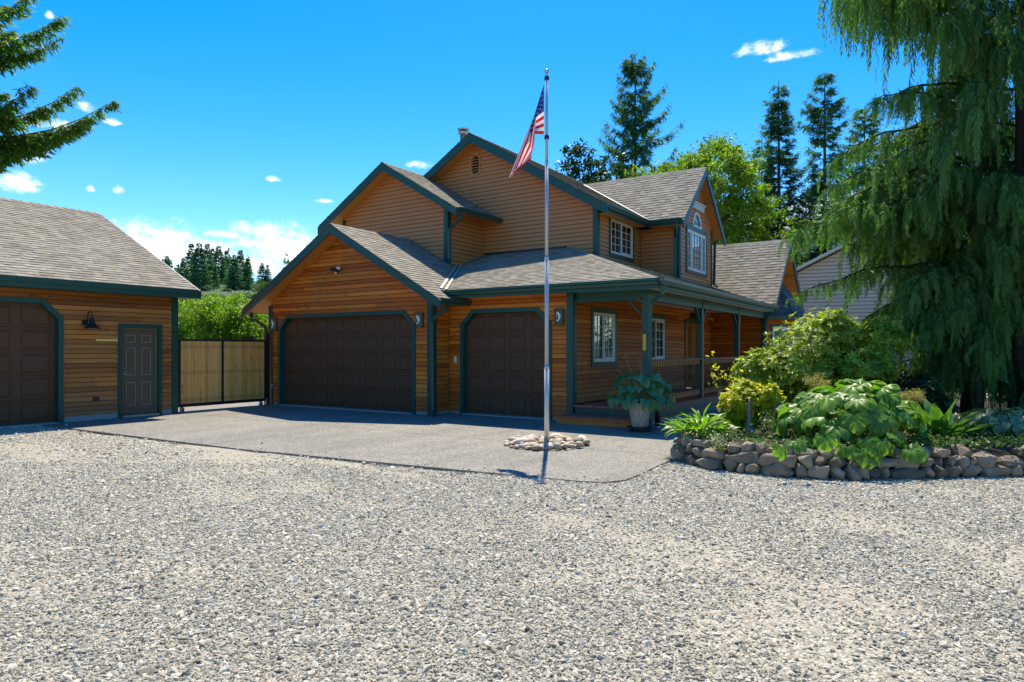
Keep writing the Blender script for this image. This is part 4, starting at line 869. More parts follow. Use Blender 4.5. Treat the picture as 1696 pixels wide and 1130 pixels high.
# ---- rocks
import bmesh
def hullrock(n, sx, sy, sz, seed, pw=2.6, flat=.0):
    r = np.random.default_rng(seed); p = r.normal(size=(n, 3)); p /= (np.abs(p)**pw).sum(1)[:, None]**(1/pw); p *= r.uniform(.86, 1.02, (n, 1)); p *= (sx/2, sy/2, sz/2)
    bm = bmesh.new(); [bm.verts.new(q) for q in p]; h = bmesh.ops.convex_hull(bm, input=bm.verts)
    bmesh.ops.delete(bm, geom=[v for v in bm.verts if not v.link_faces], context='VERTS'); return bm
def rockmesh(name, mat, *a, bev=0, smooth=False, **k):
    bm = hullrock(*a, **k)
    if bev: bmesh.ops.bevel(bm, geom=bm.edges[:], offset=bev, segments=1, affect='EDGES', clamp_overlap=True)
    me = bpy.data.meshes.new(name); bm.to_mesh(me); bm.free(); me.materials.append(mat)
    if smooth: me.shade_smooth()
    return me
def rockmat(name, stops, lich=.0, sc_=7, rv=.5, rough=.9):
    m, t, b, o = newmat(name); tc = t.node('ShaderNodeTexCoord').outputs['Object']; rnd = t.node('ShaderNodeObjectInfo').outputs['Random']
    off = t.node('ShaderNodeCombineXYZ', {0: t.math('MULTIPLY', rnd, 37), 1: t.math('MULTIPLY', rnd, 51), 2: 0.0}).outputs[0]; tv = t.scale(tc, 1, 1, 1, loc=off)
    n = t.noise(tv, sc_, 7, .7); n2 = t.noise(tv, sc_*6, 4, .7)
    c = t.ramp(t.math('ADD', t.math('ADD', t.math('MULTIPLY', n, 1-rv), t.math('MULTIPLY', rnd, rv)), t.math('MULTIPLY', t.math('SUBTRACT', n2, .5), .35)), stops)
    if lich: c = t.mix(t.math('MULTIPLY', t.ramp(t.noise(tv, 5, 5, .7), [(.55, 0), (.66, 1)]), lich), c, (.40, .39, .33))
    setc(t, b, c); b.inputs['Roughness'].default_value = rough; b.inputs['Specular IOR Level'].default_value = .25; bump(t, b, n2, .7, .006); return m
M['wallrock'] = rockmat('grey basalt wall stone', [(.2, (.085, .072, .052)), (.45, (.17, .145, .105)), (.65, (.26, .22, .155)), (.85, (.36, .30, .21))], .45)
M['river'] = rockmat('river stone', [(.15, (.28, .22, .15)), (.4, (.46, .37, .25)), (.6, (.58, .49, .35)), (.85, (.70, .62, .48))], 0, 5, .7, .7)
SW = thing('stone_wall', 'low dry-stacked retaining wall of grey stones curving around the planting bed', 'stone wall', (-2, 9.1, 0))
def along(s):
    k = 0
    while k < len(wp)-2 and s > np.hypot(*(wp[k+1]-wp[k])): s -= np.hypot(*(wp[k+1]-wp[k])); k += 1
    d = wp[k+1]-wp[k]; L = np.hypot(*d); return wp[k]+d*s/L, math.atan2(d[1], d[0])
Ltot = sum(np.hypot(*(wp[i+1]-wp[i])) for i in range(len(wp)-1)); sd_ = 100
for row, (zc, hh, out) in enumerate(((.05, .16, -.06), (.165, .15, -.01), (.275, .13, .05))):
    s = rng.uniform(.05, .2)
    while s < Ltot-.3:
        w = rng.choice([.12, .16, .20, .26, .32, .40])*(1 if row < 2 else .85)*rng.uniform(.9, 1.15); p, a = along(s+w/2); sd_ += 1
        h = hh*rng.uniform(.85, 1.25)
        if row == 2 and s > 2.4 and rng.random() < .45: s += w*.7; continue
        me = rockmesh('stone', M['wallrock'], 26, w*1.10, .26*rng.uniform(.85, 1.2), h*1.16, sd_, pw=4.2, bev=.006)
        o = bpy.data.objects.new('stone', me); COL.objects.link(o); nrm = Vector((-math.sin(a), math.cos(a), 0))
        o.location = (p[0]+nrm.x*out, p[1]+nrm.y*out, zc+rng.uniform(-.012, .012)); o.rotation_euler = (rng.uniform(-.12, .12), rng.uniform(-.16, .16), a+rng.uniform(-.12, .12)); attach(o, SW); s += w*.97
# ring of river stones round the flagpole foot
RS = thing('river_stone_ring', 'round bed of smooth tan river stones around the foot of the flagpole', 'stones', (-5.62, 9.72, 0))
rvm = []
for k in range(8):
    bm = bmesh.new(); bmesh.ops.create_icosphere(bm, subdivisions=2, radius=.5); r = np.random.default_rng(k); ph = r.uniform(0, 6, 3)
    for v in bm.verts: q = 1+.10*math.sin(v.co.x*5+ph[0])+.08*math.sin(v.co.y*6+ph[1]); v.co = v.co*q
    me = bpy.data.meshes.new('river_stone'); bm.to_mesh(me); bm.free(); me.materials.append(M['river']); me.shade_smooth(); rvm.append(me)
placed = []; tries = 0
while len(placed) < 120 and tries < 5000:
    tries += 1; q = math.sqrt(rng.random()); a = rng.random()*2*math.pi; x, y = q*.66*math.cos(a), q*.66*math.sin(a); s = rng.uniform(.07, .19)
    # elongate the bed across the view
    cxn, cyn = -5.64+x*1.0, 9.70+y*1.0
    if all(math.hypot(cxn-b[0], cyn-b[1]) > .36*(s+b[2]) for b in placed): placed.append((cxn, cyn, s))
for i, (x, y, s) in enumerate(placed):
    o = bpy.data.objects.new('river_stone', rvm[i % 8]); COL.objects.link(o); o.scale = (s*rng.uniform(1, 1.5), s*rng.uniform(.8, 1), s*rng.uniform(.55, .75)); o.location = (x, y, s*.25+(.035 if rng.random() < .35 else 0)); o.rotation_euler = (rng.uniform(-.3, .3), rng.uniform(-.3, .3), rng.uniform(0, 3.1)); attach(o, RS)
# flagpole and flag
PB = (-5.60, 9.66)
FPo = thing('flagpole', 'tall silver telescoping flagpole with a ball on top, standing in the ring of river stones', 'flagpole', PB+(0,))
def cyl(r0, r1, z0, z1, nm, mat, n=18): return MB().lathe([(r0, z0), (r1, z1)], PB+(0,), n).build(nm, mat, FPo, True)
M['pole_lo'] = plain('chalky aluminium', (.60, .59, .54), .45, .08, 3, metal=.2); M['pole_hi'] = plain('brushed aluminium', (.46, .49, .52), .5, .06, 3, metal=.35)
cyl(.040, .040, .0, 1.27, 'pole_section', M['pole_lo']); cyl(.044, .044, 1.25, 1.29, 'collar', M['alu']); cyl(.034, .034, 1.29, 3.05, 'pole_section', M['pole_hi']); cyl(.037, .037, 3.03, 3.07, 'collar', M['alu'])
cyl(.029, .029, 3.07, 4.6, 'pole_section', M['pole_hi']); cyl(.032, .032, 4.58, 4.62, 'collar', M['alu']); cyl(.024, .024, 4.62, 6.02, 'pole_section', M['pole_hi']); cyl(.006, .006, 6.02, 6.06, 'finial_stem', M['steel'])
MB().lathe([(.038*math.sin(math.pi*k/10), .038-.038*math.cos(math.pi*k/10)) for k in range(1, 10)], PB+(6.05,), 16).build('ball_finial', M['steel'], FPo, True)
for z in (5.94, 4.98): MB().lathe([(.037, 0), (.04, .01), (.04, .05), (.037, .06)], PB+(z,), 14).build('swivel_ring', M['metal_black'], FPo, True)
rt = Vector((math.cos(R_(33)), math.sin(R_(33)), 0)); fw = Vector((-rt.y, rt.x, 0))
def flagP(s, t):
    """s down the hoist 0..1, t along the fly 0..1; hanging limp, gathered to the left"""
    T = Vector((-.045-.56*t, 0, 5.87-1.52*t))
    if t < .13: B = Vector((-.045-.16*t/.13, 0, 5.06-.01*t))
    elif t < .5: u = (t-.13)/.37; B = Vector((-.205-.03*u, 0, 5.06-.42*u))
    else: u = (t-.5)/.5; B = Vector((-.235-.30*u, 0, 4.64-.22*u))
    p = T.lerp(B, s); g = min(1, t*3); dep = .085*g*math.sin(s*10.5+t*2.2)+.05*g*math.sin(t*9+s*2); p.x += .022*g*math.sin(s*8+t*5)
    return Vector((PB[0], PB[1], 0))+rt*p.x+fw*(dep-.0)+Vector((0, 0, p.z))
ns, nt_ = 39, 60; V = [flagP(i/ns, j/nt_) for i in range(ns+1) for j in range(nt_+1)]; Fq, mi = [], []
for i in range(ns):
    for j in range(nt_):
        Fq.append((i*(nt_+1)+j, i*(nt_+1)+j+1, (i+1)*(nt_+1)+j+1, (i+1)*(nt_+1)+j)); st_ = int(i/3); mi.append(2 if (i < 21 and j < 24) else (0 if st_ % 2 == 0 else 1))
def cloth(name, c):
    m, t, b, o = newmat(name); setc(t, b, c); b.inputs['Roughness'].default_value = .75
    tr = t.node('ShaderNodeBsdfTranslucent', {'Color': tuple(c)+(1,)}); mx = t.node('ShaderNodeMixShader', {0: .45, 1: b.outputs[0], 2: tr.outputs[0]}); t.l.new(mx.outputs[0], o.inputs['Surface']); return m
fmats = [cloth('flag red', (.62, .02, .035)), cloth('flag white', (.78, .77, .78)), cloth('flag blue', (.012, .03, .22))]
me = bpy.data.meshes.new('flag'); me.from_pydata(V, [], Fq); [me.materials.append(m) for m in fmats]; me.polygons.foreach_set('material_index', mi); me.shade_smooth()
flag = tag(link('flag', me), 'american flag with stripes and starred blue canton, hanging limp near the pole top', 'flag')
sv, sf = [], []
for row in range(9):
    for c_ in range(6 if row % 2 == 0 else 5):
        s = (row+1)/10*7/13; t = ((c_*2+1 if row % 2 == 0 else c_*2+2)/12)*.4; b0 = None
        for side in (1, -1):
            pts = []
            for k in range(10):
                a = math.pi*k/5; r = .030 if k % 2 == 0 else .013; ss, tt = s+r*math.cos(a)*.95, t+r*math.sin(a)*.6
                p = flagP(ss, tt); n = (flagP(ss+.01, tt)-p).cross(flagP(ss, tt+.01)-p).normalized(); pts.append(p+n*.003*side)
            b0 = len(sv); sv += pts; sf.append(tuple(range(b0, b0+10)))
me = bpy.data.meshes.new('stars'); me.from_pydata(sv, [], sf); me.materials.append(fmats[1]); st_o = link('stars', me, flag); st_o['kind'] = 'stuff'
# ---- gravel stones: one scatter of real chips over the fines
def gravel():
    N = 820000; r = nr
    # radial density falling with distance from the yard's near edge
    d = np.sqrt(r.uniform(2.6**2, 9.5**2, int(N*.62))); d = np.concatenate([d, np.sqrt(r.uniform(9.5**2, 20**2, int(N*.38)))])
    l = r.uniform(-.86, .86, len(d)); a = R_(33); x = -math.sin(a)*d+math.cos(a)*l*d; y = math.cos(a)*d+math.sin(a)*l*d
    k = ~inpoly(x, y, PAD) & ~inpoly(x, y, BED) & (x > -15.98)
    # thin where the fines show
    f = np.sin(x*.55+np.sin(y*1.1)*1.4)*np.sin(y*1.25+np.sin(x*.7)*1.7)+.55*np.sin(x*2.9+y*1.9)*np.sin(y*4.1-x*1.2); near = np.exp(-np.abs(y-6.6)/.35)*(x < -3)
    k &= r.random(len(x)) > np.clip(.25+.55*f, .0, .82)+.45*near
    edge_in = inpoly(x, y, PAD) & (y < 7.55) & (r.random(len(x)) < .035*np.exp(-np.maximum(0, y-(6.62+.045*(x+14.3)))/.12)); k |= edge_in
    x, y, d = x[k], y[k], d[k]; onpad = inpoly(x, y, PAD); z = np.where(onpad, .006, hgt(x, y)+r.uniform(-.004, .006, len(x)))
    s = np.clip(r.lognormal(math.log(.0112), .48, len(x)), .006, .045)*np.where(d > 9.5, 1.25, 1.0)
    me = bpy.data.meshes.new('gravel'); me.vertices.add(len(x)); me.vertices.foreach_set('co', np.stack([x, y, z], 1).astype(np.float32).ravel())
    at_ = me.attributes.new('siz', 'FLOAT_VECTOR', 'POINT'); at_.data.foreach_set('vector', np.stack([s*r.uniform(.9, 1.5, len(x)), s*r.uniform(.7, 1.1, len(x)), s*r.uniform(.35, .8, len(x))], 1).astype(np.float32).ravel())
    at2 = me.attributes.new('rt', 'FLOAT_VECTOR', 'POINT'); at2.data.foreach_set('vector', np.stack([r.normal(0, .35, len(x)), r.normal(0, .35, len(x)), r.uniform(0, 6.28, len(x))], 1).astype(np.float32).ravel())
    m = rockmat('gravel chip', [(.02, (.20, .18, .13)), (.2, (.35, .32, .24)), (.45, (.46, .425, .325)), (.7, (.56, .52, .41)), (.96, (.72, .67, .54)), (1, (.46, .30, .18))], 0, 40, .88)
    tmpl = bpy.data.meshes.new('chips'); bmA = bmesh.new(); srcs = []
    o = link('gravel', me); stuff(o)
    ng = bpy.data.node_groups.new('scatter gravel', 'GeometryNodeTree'); ng.interface.new_socket('Geometry', in_out='INPUT', socket_type='NodeSocketGeometry'); ng.interface.new_socket('Geometry', in_out='OUTPUT', socket_type='NodeSocketGeometry')
    g = NT(ng); gi, go = g.n.new('NodeGroupInput'), g.n.new('NodeGroupOutput'); mp = g.n.new('GeometryNodeMeshToPoints'); g.l.new(gi.outputs[0], mp.inputs[0])
    j = g.n.new('GeometryNodeJoinGeometry'); nvar = 5
    # chip shapes come from cut ico spheres, each made inside the tree
    gis = g.n.new('GeometryNodeGeometryToInstance')
    for v in range(nvar):
        ic = g.n.new('GeometryNodeMeshIcoSphere'); ic.inputs['Radius'].default_value = .6; ic.inputs['Subdivisions'].default_value = 1
        pos = g.n.new('GeometryNodeInputPosition'); ns_ = g.node('ShaderNodeTexNoise', {'Scale': 1.1, 'Detail': 1.0}, noise_dimensions='4D'); ns_.inputs['W'].default_value = v*3.7; g.l.new(pos.outputs[0], ns_.inputs['Vector'])
        sub = g.node('ShaderNodeVectorMath', {0: ns_.outputs['Color'], 1: (.5, .5, .5)}, operation='SUBTRACT'); sc2 = g.node('ShaderNodeVectorMath', {0: sub.outputs[0]}, operation='SCALE'); sc2.inputs['Scale'].default_value = 1.3
        sp = g.n.new('GeometryNodeSetPosition'); g.l.new(ic.outputs[0], sp.inputs[0]); g.l.new(sc2.outputs[0], sp.inputs['Offset'])
        sm_ = g.n.new('GeometryNodeSetMaterial'); sm_.inputs['Material'].default_value = m; g.l.new(sp.outputs[0], sm_.inputs[0]); g.l.new(sm_.outputs[0], gis.inputs[0])
    ip = g.n.new('GeometryNodeInstanceOnPoints'); g.l.new(mp.outputs[0], ip.inputs['Points']); g.l.new(gis.outputs[0], ip.inputs['Instance']); ip.inputs['Pick Instance'].default_value = True
    na_ = g.n.new('GeometryNodeInputNamedAttribute'); na_.data_type = 'FLOAT_VECTOR'; na_.inputs[0].default_value = 'siz'; g.l.new(na_.outputs[0], ip.inputs['Scale'])
    nb_ = g.n.new('GeometryNodeInputNamedAttribute'); nb_.data_type = 'FLOAT_VECTOR'; nb_.inputs[0].default_value = 'rt'; g.l.new(nb_.outputs[0], ip.inputs['Rotation'])
    g.l.new(ip.outputs[0], go.inputs[0]); md_ = o.modifiers.new('scatter', 'NODES'); md_.node_group = ng
gravel()
# ------------------------------------------------------------------ foliage machinery
def unit(a): return a/np.maximum(np.linalg.norm(a, axis=-1, keepdims=True), 1e-9)
def rdir(n, r=None):
    r = r or nr; return unit(r.normal(size=(n, 3)))
def blades(C, D, Nn, L, W, mid=.45):
    """rhombic leaves: base points C, directions D, face normals Nn"""
    S = unit(np.cross(D, Nn)); L = np.asarray(L)[:, None]; W = np.asarray(W)[:, None]; up_ = unit(np.cross(S, D))
    V = np.stack([C, C+D*L*mid+S*W/2+up_*W*.12, C+D*L, C+D*L*mid-S*W/2+up_*W*.12], 1).reshape(-1, 3); F = np.arange(len(V)).reshape(-1, 4); return V, F
class Bag:
    def __init__(s): s.V = []; s.F = []; s.T = []; s.n = 0
    def add(s, V, F, T):
        s.V.append(V); s.F.append(F+s.n); s.T.append(np.full(len(V), T) if np.isscalar(T) else T); s.n += len(V)
    def tube(s, P, R0, R1, k=5, tone=0.02):
        P = np.asarray(P, float); m = len(P); d = unit(np.gradient(P, axis=0)); a = unit(np.cross(d, [.13, .21, .97])); b = np.cross(d, a); R = np.linspace(R0, R1, m)[:, None]
        V = np.stack([P+(a*math.cos(t)+b*math.sin(t))*R for t in np.arange(k)*2*math.pi/k], 1).reshape(-1, 3); i = (np.arange(m-1)[:, None]*k+np.arange(k)); j = (np.arange(m-1)[:, None]*k+(np.arange(k)+1) % k)
        s.add(V, np.stack([i, j, j+k, i+k], -1).reshape(-1, 4), tone)
    def build(s, name, mat, parent=None): return link(name, fast_mesh(name, np.concatenate(s.V), np.concatenate(s.F), mat, np.concatenate(s.T)), parent)
M['bark'] = plain('grey brown bark', (.085, .062, .045), .9, .35, 6, bmp=.8)
M['bark_pale'] = plain('pale alder bark', (.24, .22, .19), .85, .3, 6, bmp=.5)
def deciduous(name, label, loc, h, lobes, nleaf, leaf, mat, group=None, cat='tree', trunkr=.22, bark=None, seed=1, clump=.5, gaps=.35, nclump=None):
    """lobes: (x,y,z,rx,ry,rz) relative to the foot"""
    r = np.random.default_rng(seed); t = thing(name, label, cat, loc, 0, group); B = Bag(); tb = Bag(); cs = []
    vol = np.array([l[3]*l[4]*l[5] for l in lobes])**.67; vol /= vol.sum(); K = nclump or max(60, nleaf//55)
    for l, w in zip(lobes, vol):
        m = max(4, int(K*w)); u = rdir(m, r)*(r.uniform(.35, 1.0, (m, 1))**.5); u = u*(1+.18*np.sin(u[:, :1]*5+l[0])+.15*np.sin(u[:, 2:]*6+l[1])); cs.append(np.array(l[:3])+u*np.array(l[3:]))
    cs = np.concatenate(cs); nl = nleaf//len(cs); loc = np.array(loc)
    C = np.repeat(cs, nl, 0); rad = np.repeat(r.uniform(.5, 1.3, len(cs))*clump, nl)[:, None]; C = C+rdir(len(C), r)*rad*r.uniform(.2, 1, (len(C), 1))*[1, 1, .6]
    D = unit(rdir(len(C), r)+[0, 0, -.35]); N_ = unit(rdir(len(C), r)*.9+[0, 0, .8]); L = leaf*r.uniform(.7, 1.3, len(C))
    V, F = blades(C, D, N_, L, L*.62); tn = np.repeat(r.uniform(.15, .85, len(cs)), nl)*.7+r.uniform(.05, .3, len(C)); B.add(V+loc, F, np.repeat(tn, 4))
    B.build('crown', mat, t)
    top = np.array([lobes[0][0], lobes[0][1], h*.8]); tb.tube(loc+np.linspace([0, 0, -.2], top, 8)+np.array([[math.sin(k)*.12, math.cos(k*1.3)*.12, 0] for k in range(8)])*np.linspace(0, 1, 8)[:, None], trunkr, trunkr*.3, 7)
    for c in cs[r.permutation(len(cs))[:min(len(cs), 46)]]:
        s0 = top*np.clip((c[2]*.55)/top[2], .1, .95); mid = (s0+c)/2+[0, 0, -.05*h*.3]; tb.tube(loc+np.array([s0, mid, c]), trunkr*.25, trunkr*.05, 4)
    tb.build('trunk', bark or M['bark'], t); return t
def conifer(name, label, loc, h, base, mat, nb=90, tw=40, seed=1, group=None, z0=.12, droop=.25, upc=.2, hang=.5, twl=.35, sparse=.0, trunkr=.25, pw=.8, cat='tree', parent_only=False, wid=.16, lean=None, asym=None, extra=()):
    r = np.random.default_rng(seed); t = thing(name, label, cat, loc, 0, group); B = Bag(); tb = Bag(); loc = np.array(loc, float)
    tb.tube(loc+np.linspace([0, 0, -.3], [0, 0, h*.995], 7), trunkr, .02, 7); tb.build('trunk', M['bark'], t)
    zz = np.sort(r.uniform(z0, .985, nb)); 
    zz = list(zz)+[e[0] for e in extra]
    for i, f in enumerate(zz):
        az = i*2.399+r.uniform(-.4, .4); L = base*((1-f)**pw)*r.uniform(.5, 1.2)+.02*h*(1-f)+.12; 
        if asym is not None: L *= 1+asym[1]*max(0, math.cos(az-asym[0]))
        if r.random() < sparse: L *= .45
        if i >= len(zz)-len(extra): az, L = extra[i-(len(zz)-len(extra))][1:]
        u = np.linspace(0, 1, 7)[:, None]; hd = np.array([math.cos(az), math.sin(az), 0]); P = loc+np.array([0, 0, f*h])+hd*L*u+np.array([0, 0, 1.])*L*(-droop*u*1.0+(droop*.55+upc)*u**2.3+(.25 if f > .9 else 0)*u)
        B.tube(P, .012*L+.006, .004, 4, 0.0)
        m = max(6, int(tw*(L/base)**.7)); uu = r.uniform(.12, 1, m)**.8; Pi = np.stack([np.interp(uu, u[:, 0], P[:, k]) for k in range(3)], 1); side = np.array([-math.sin(az), math.cos(az), 0]); sg = np.where(r.random(m) < .5, -1, 1)[:, None]
        D = unit(hd*r.uniform(.35, .9, (m, 1))+side*sg*r.uniform(.15, 1, (m, 1))+np.array([0, 0, -1.])*hang*r.uniform(.2, 1.2, (m, 1))+r.normal(0, .12, (m, 3))); ll = twl*r.uniform(.5, 1.25, m)*(.45+.55*np.minimum(1, (1.15-uu)*1.6))
        N_ = unit(np.array([0, 0, 1.])+r.normal(0, .5, (m, 3)))
        for q in range(4):     # each twig: a blade with side fingers
            f0 = [0, .2, .45, .7][q]; DD = D if q == 0 else unit(D+unit(np.cross(D, N_))*(.7 if q % 2 else -.7)); LL = ll if q == 0 else ll*.5
            V, F = blades(Pi+D*ll[:, None]*f0, DD, N_, LL, ll*wid*(1 if q == 0 else .8)); B.add(V, F, np.repeat(r.uniform(.1, .95, m)*.6+r.uniform(0, .35), 4).clip(.1, 1))
    B.build('crown', mat, t); return t
def gp(u, d, z=0.):
    p = at(u, CY, d); return (p.x, p.y, z)
M['leaf_bright'] = leafmat('bright alder leaves', (.060, .12, .010), (.25, .36, .025), .5)
M['leaf_mid'] = leafmat('mid green leaves', (.020, .055, .012), (.085, .17, .030), .35)
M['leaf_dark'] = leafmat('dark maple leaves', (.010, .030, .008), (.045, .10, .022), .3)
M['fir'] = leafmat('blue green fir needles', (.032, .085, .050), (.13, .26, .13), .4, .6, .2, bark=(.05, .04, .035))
M['fir_far'] = leafmat('far fir needles with haze tint', (.045, .125, .080), (.16, .31, .15), .35, .7, .1, bark=(.05, .045, .04))  # lighter than the nearer firs: distance haze put into the needle colour
M['spruce'] = leafmat('spruce needles', (.034, .095, .022), (.20, .32, .055), .5, .5, .3, bark=(.06, .045, .035))
M['cedar_leaf'] = leafmat('weeping cypress sprays', (.024, .072, .022), (.155, .275, .070), .44, .55, .25, bark=(.16, .125, .10))
ORD = ['first', 'second', 'third', 'fourth', 'fifth', 'sixth', 'seventh', 'eighth', 'ninth', 'tenth', 'eleventh', 'twelfth', 'thirteenth', 'fourteenth', 'fifteenth', 'sixteenth', 'seventeenth', 'eighteenth', 'nineteenth', 'twentieth', 'twenty-first', 'twenty-second', 'twenty-third', 'twenty-fourth', 'twenty-fifth', 'twenty-sixth', 'twenty-seventh', 'twenty-eighth']
# --- far wooded hill behind the gate
hr = random.Random(5); gtop = 'firs on the far hill'
spec = []
for (u, v) in [(250, 432), (262, 425), (277, 420), (290, 440), (303, 424), (317, 400), (330, 398), (343, 399), (352, 408), (362, 404), (375, 412), (388, 418), (398, 410), (410, 424), (434, 432), (443, 436), (476, 443), (283, 450), (310, 440), (325, 432), (340, 440), (356, 436), (372, 440), (385, 448), (399, 444), (412, 455), (424, 470), (300, 470), (270, 462), (240, 440), (225, 450), (296, 455), (318, 452), (333, 458), (349, 452), (365, 460), (380, 462), (393, 466), (407, 470), (440, 468), (455, 462), (470, 470), (285, 480), (345, 474)]: spec.append((u, v, hr.uniform(205, 245)))
shape = {}
for i, (u, v, d) in enumerate(spec):
    p = at(u, CY, d); z0 = float(terr(np.array([p.x]), np.array([p.y]))[0]); topz = (CY-v)/FL*d+1.56; h = topz-z0
    k = i % 5
    if k not in shape:
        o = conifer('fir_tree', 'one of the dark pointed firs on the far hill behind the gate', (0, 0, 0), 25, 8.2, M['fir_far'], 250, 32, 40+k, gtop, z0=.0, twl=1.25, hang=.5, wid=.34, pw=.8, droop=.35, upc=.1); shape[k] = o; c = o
    else:
        src = shape[k]; c = src.copy(); COL.objects.link(c)
        for ch in src.children: q = ch.copy(); COL.objects.link(q); q.parent = c
    for ch in c.children: ch.matrix_parent_inverse = Matrix()
    sky_row = i < 17; order = sorted([q[0] for q in (spec[:17] if sky_row else spec[17:])]).index(u); c['label'] = ('dark pointed fir on the far hill skyline, %s from the left' if sky_row else 'lower fir on the far hillside below the skyline, %s from the left') % ORD[order]
    c.location = (p.x, p.y, z0-.5); s = h/25; c.scale = (s*hr.uniform(.85, 1.15), s*hr.uniform(.85, 1.15), s); c.rotation_euler = (0, 0, hr.uniform(0, 6))
# wooded skyline elsewhere, one mass of firs and alders
def farwood():
    B = Bag(); r = np.random.default_rng(3)
    for i in range(520):
        az = r.uniform(-180, 180); d = r.uniform(150, 330)
        rel = (az+33+180) % 360-180
        if -33 < rel < -14 and d < 250: continue
        x, y = d*math.sin(R_(az)), d*math.cos(R_(az)); z = float(terr(np.array([x]), np.array([y]))[0]); h = r.uniform(9, 19)*(.75 if abs(rel) < 38 else 1.2); w = h*.2
        m = 100; f = r.uniform(.05, 1, m); a = r.uniform(0, 6.28, m); rr = w*(1-f)**.85*r.uniform(.6, 1.1, m); C = np.stack([x+np.cos(a)*rr*.3, y+np.sin(a)*rr*.3, z+f*h], 1); D = unit(np.stack([np.cos(a), np.sin(a), np.full(m, -.3)], 1)); V, F = blades(C, D, unit(r.normal(size=(m, 3))+[0, 0, 1.5]), rr+.5, np.full(m, 1.3)); B.add(V, F, np.repeat(r.uniform(.15, .9)*.6+r.uniform(0, .4, m), 4))
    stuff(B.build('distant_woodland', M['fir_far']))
farwood()
# --- alders just behind the gate
al = 'bright trees behind the gate'
def alder(lab, u, d, h, w, seed, mat='leaf_bright', n=16000, group=None, leaf=.13):
    r = np.random.default_rng(seed); lobes = [(0, 0, h*.68, w*.5, w*.5, h*.30)]+[(r.uniform(-.38, .38)*w, r.uniform(-.38, .38)*w, h*r.uniform(.35, .8), w*.3, w*.3, h*.17) for _ in range(7)]
    return deciduous('alder_tree', lab, gp(u, d, -.1), h, lobes, n, leaf, M[mat], group, seed=seed, clump=.55, bark=M['bark_pale'], trunkr=.12)
alder('bright green alder directly behind the middle of the gate', 372, 36, 4.9, 4.6, 21); alder('leafy alder rising behind the left half of the gate', 318, 38, 4.6, 4.2, 22)
alder('pale slender alder beside the garage downspout, behind the gate', 420, 34, 4.3, 2.8, 23, 'leaf_bright', 9000); alder('green shrubby alder hard by the workshop corner', 283, 40, 4.7, 3.6, 24, 'leaf_mid')
alder('taller grey green alder between the gate alders and the hill', 436, 60, 7.8, 6, 25, 'leaf_mid', 14000, leaf=.2); alder('low bright thicket tree far behind the gate', 345, 62, 6.2, 9, 26, 'leaf_bright', 18000, leaf=.2)
for i, (u, h, w) in enumerate(((262, 10.0, 9), (300, 11.2, 10), (338, 10.5, 10), (375, 11.2, 10), (412, 10.6, 9), (452, 11.4, 10))):
    alder('hazy treetop between the alders and the far firs, %s from the left' % ORD[i], u, 105, h, w, 80+i, 'leaf_mid', 9000, leaf=.32)
# --- trees behind the house
conifer('spruce_tree', 'tall sparse spruce with upswept right-hand limbs above the roof ridge', gp(1052, 46, 0), 21.4, 4.6, M['fir'], 135, 120, 61, z0=.3, droop=.32, upc=.52, hang=1.15, twl=.62, sparse=.22, pw=.62, wid=.13, asym=(R_(33), .28))
deciduous('maple_tree', 'dark green maple left of the sparse spruce, above the main roof', gp(985, 42, 0), 14.3, [(.6, .4, 11.0, 2.6, 2.4, 2.4), (-1.4, -.9, 9.8, 1.7, 1.6, 1.6), (-.9, -.5, 12.8, .9, .9, 1.6), (1.8, 1.2, 10.0, 1.8, 1.8, 2), (-2.2, -1.5, 9.0, 1.2, 1.2, 1.1), (0, 0, 8.4, 3.4, 3, 2.5)], 30000, .20, M['leaf_dark'], seed=31, clump=.6)
deciduous('broadleaf_tree', 'broad bright yellow-green tree behind the tall gabled dormer', gp(1155, 40, 0), 14, [(0, 0, 10.6, 3.6, 3.2, 3.2), (-2.5, -1.6, 9.8, 2.2, 2.0, 2.0), (2.6, 1.6, 8.8, 2.3, 2.1, 3.2), (1.0, .6, 12.2, 2.2, 2.0, 1.7), (3.3, 2.2, 5.6, 2.2, 2, 2.6), (-3.6, -2.4, 8.4, 1.4, 1.3, 1.4), (0, 0, 6, 3.8, 3.5, 3)], 62000, .17, M['leaf_bright'], seed=32, clump=.62)
deciduous('broadleaf_tree', 'slim mid-green tree with wispy top right of the broad bright tree', gp(1222, 43, 0), 11, [(0, 0, 7.6, 1.6, 1.5, 3.0), (.7, .4, 5.0, 1.8, 1.6, 2.4), (-.6, -.4, 9.8, .9, .9, 1.6)], 18000, .17, M['leaf_mid'], seed=33, clump=.5)
conifer('fir_tree', 'narrow blue-green fir, left of the pair behind the far wing', gp(1290, 44, 0), 18.9, 4.1, M['fir'], 230, 110, 62, z0=.1, droop=.12, upc=.42, hang=.4, twl=.5, pw=.85, wid=.14, sparse=.3)
conifer('fir_tree', 'feathery blue-green fir, right of the pair behind the far wing', gp(1366, 42, 0), 18.6, 4.8, M['fir'], 200, 120, 63, z0=.12, droop=.05, upc=.5, hang=.45, twl=.55, pw=.85, wid=.14, sparse=.3)
conifer('fir_tree', 'smaller fir standing left of the narrow fir, half merged with it', gp(1262, 47, 0), 16.2, 2.2, M['fir'], 120, 52, 64, z0=.1, droop=.1, upc=.3, hang=.4, twl=.5, pw=.5, wid=.16)
conifer('fir_tree', 'dark fir showing between the feathery fir and the cedar', gp(1432, 48, 0), 18.6, 4.2, M['fir'], 170, 90, 65, z0=.08, droop=.15, upc=.25, hang=.5, twl=.6, pw=.6, wid=.16)
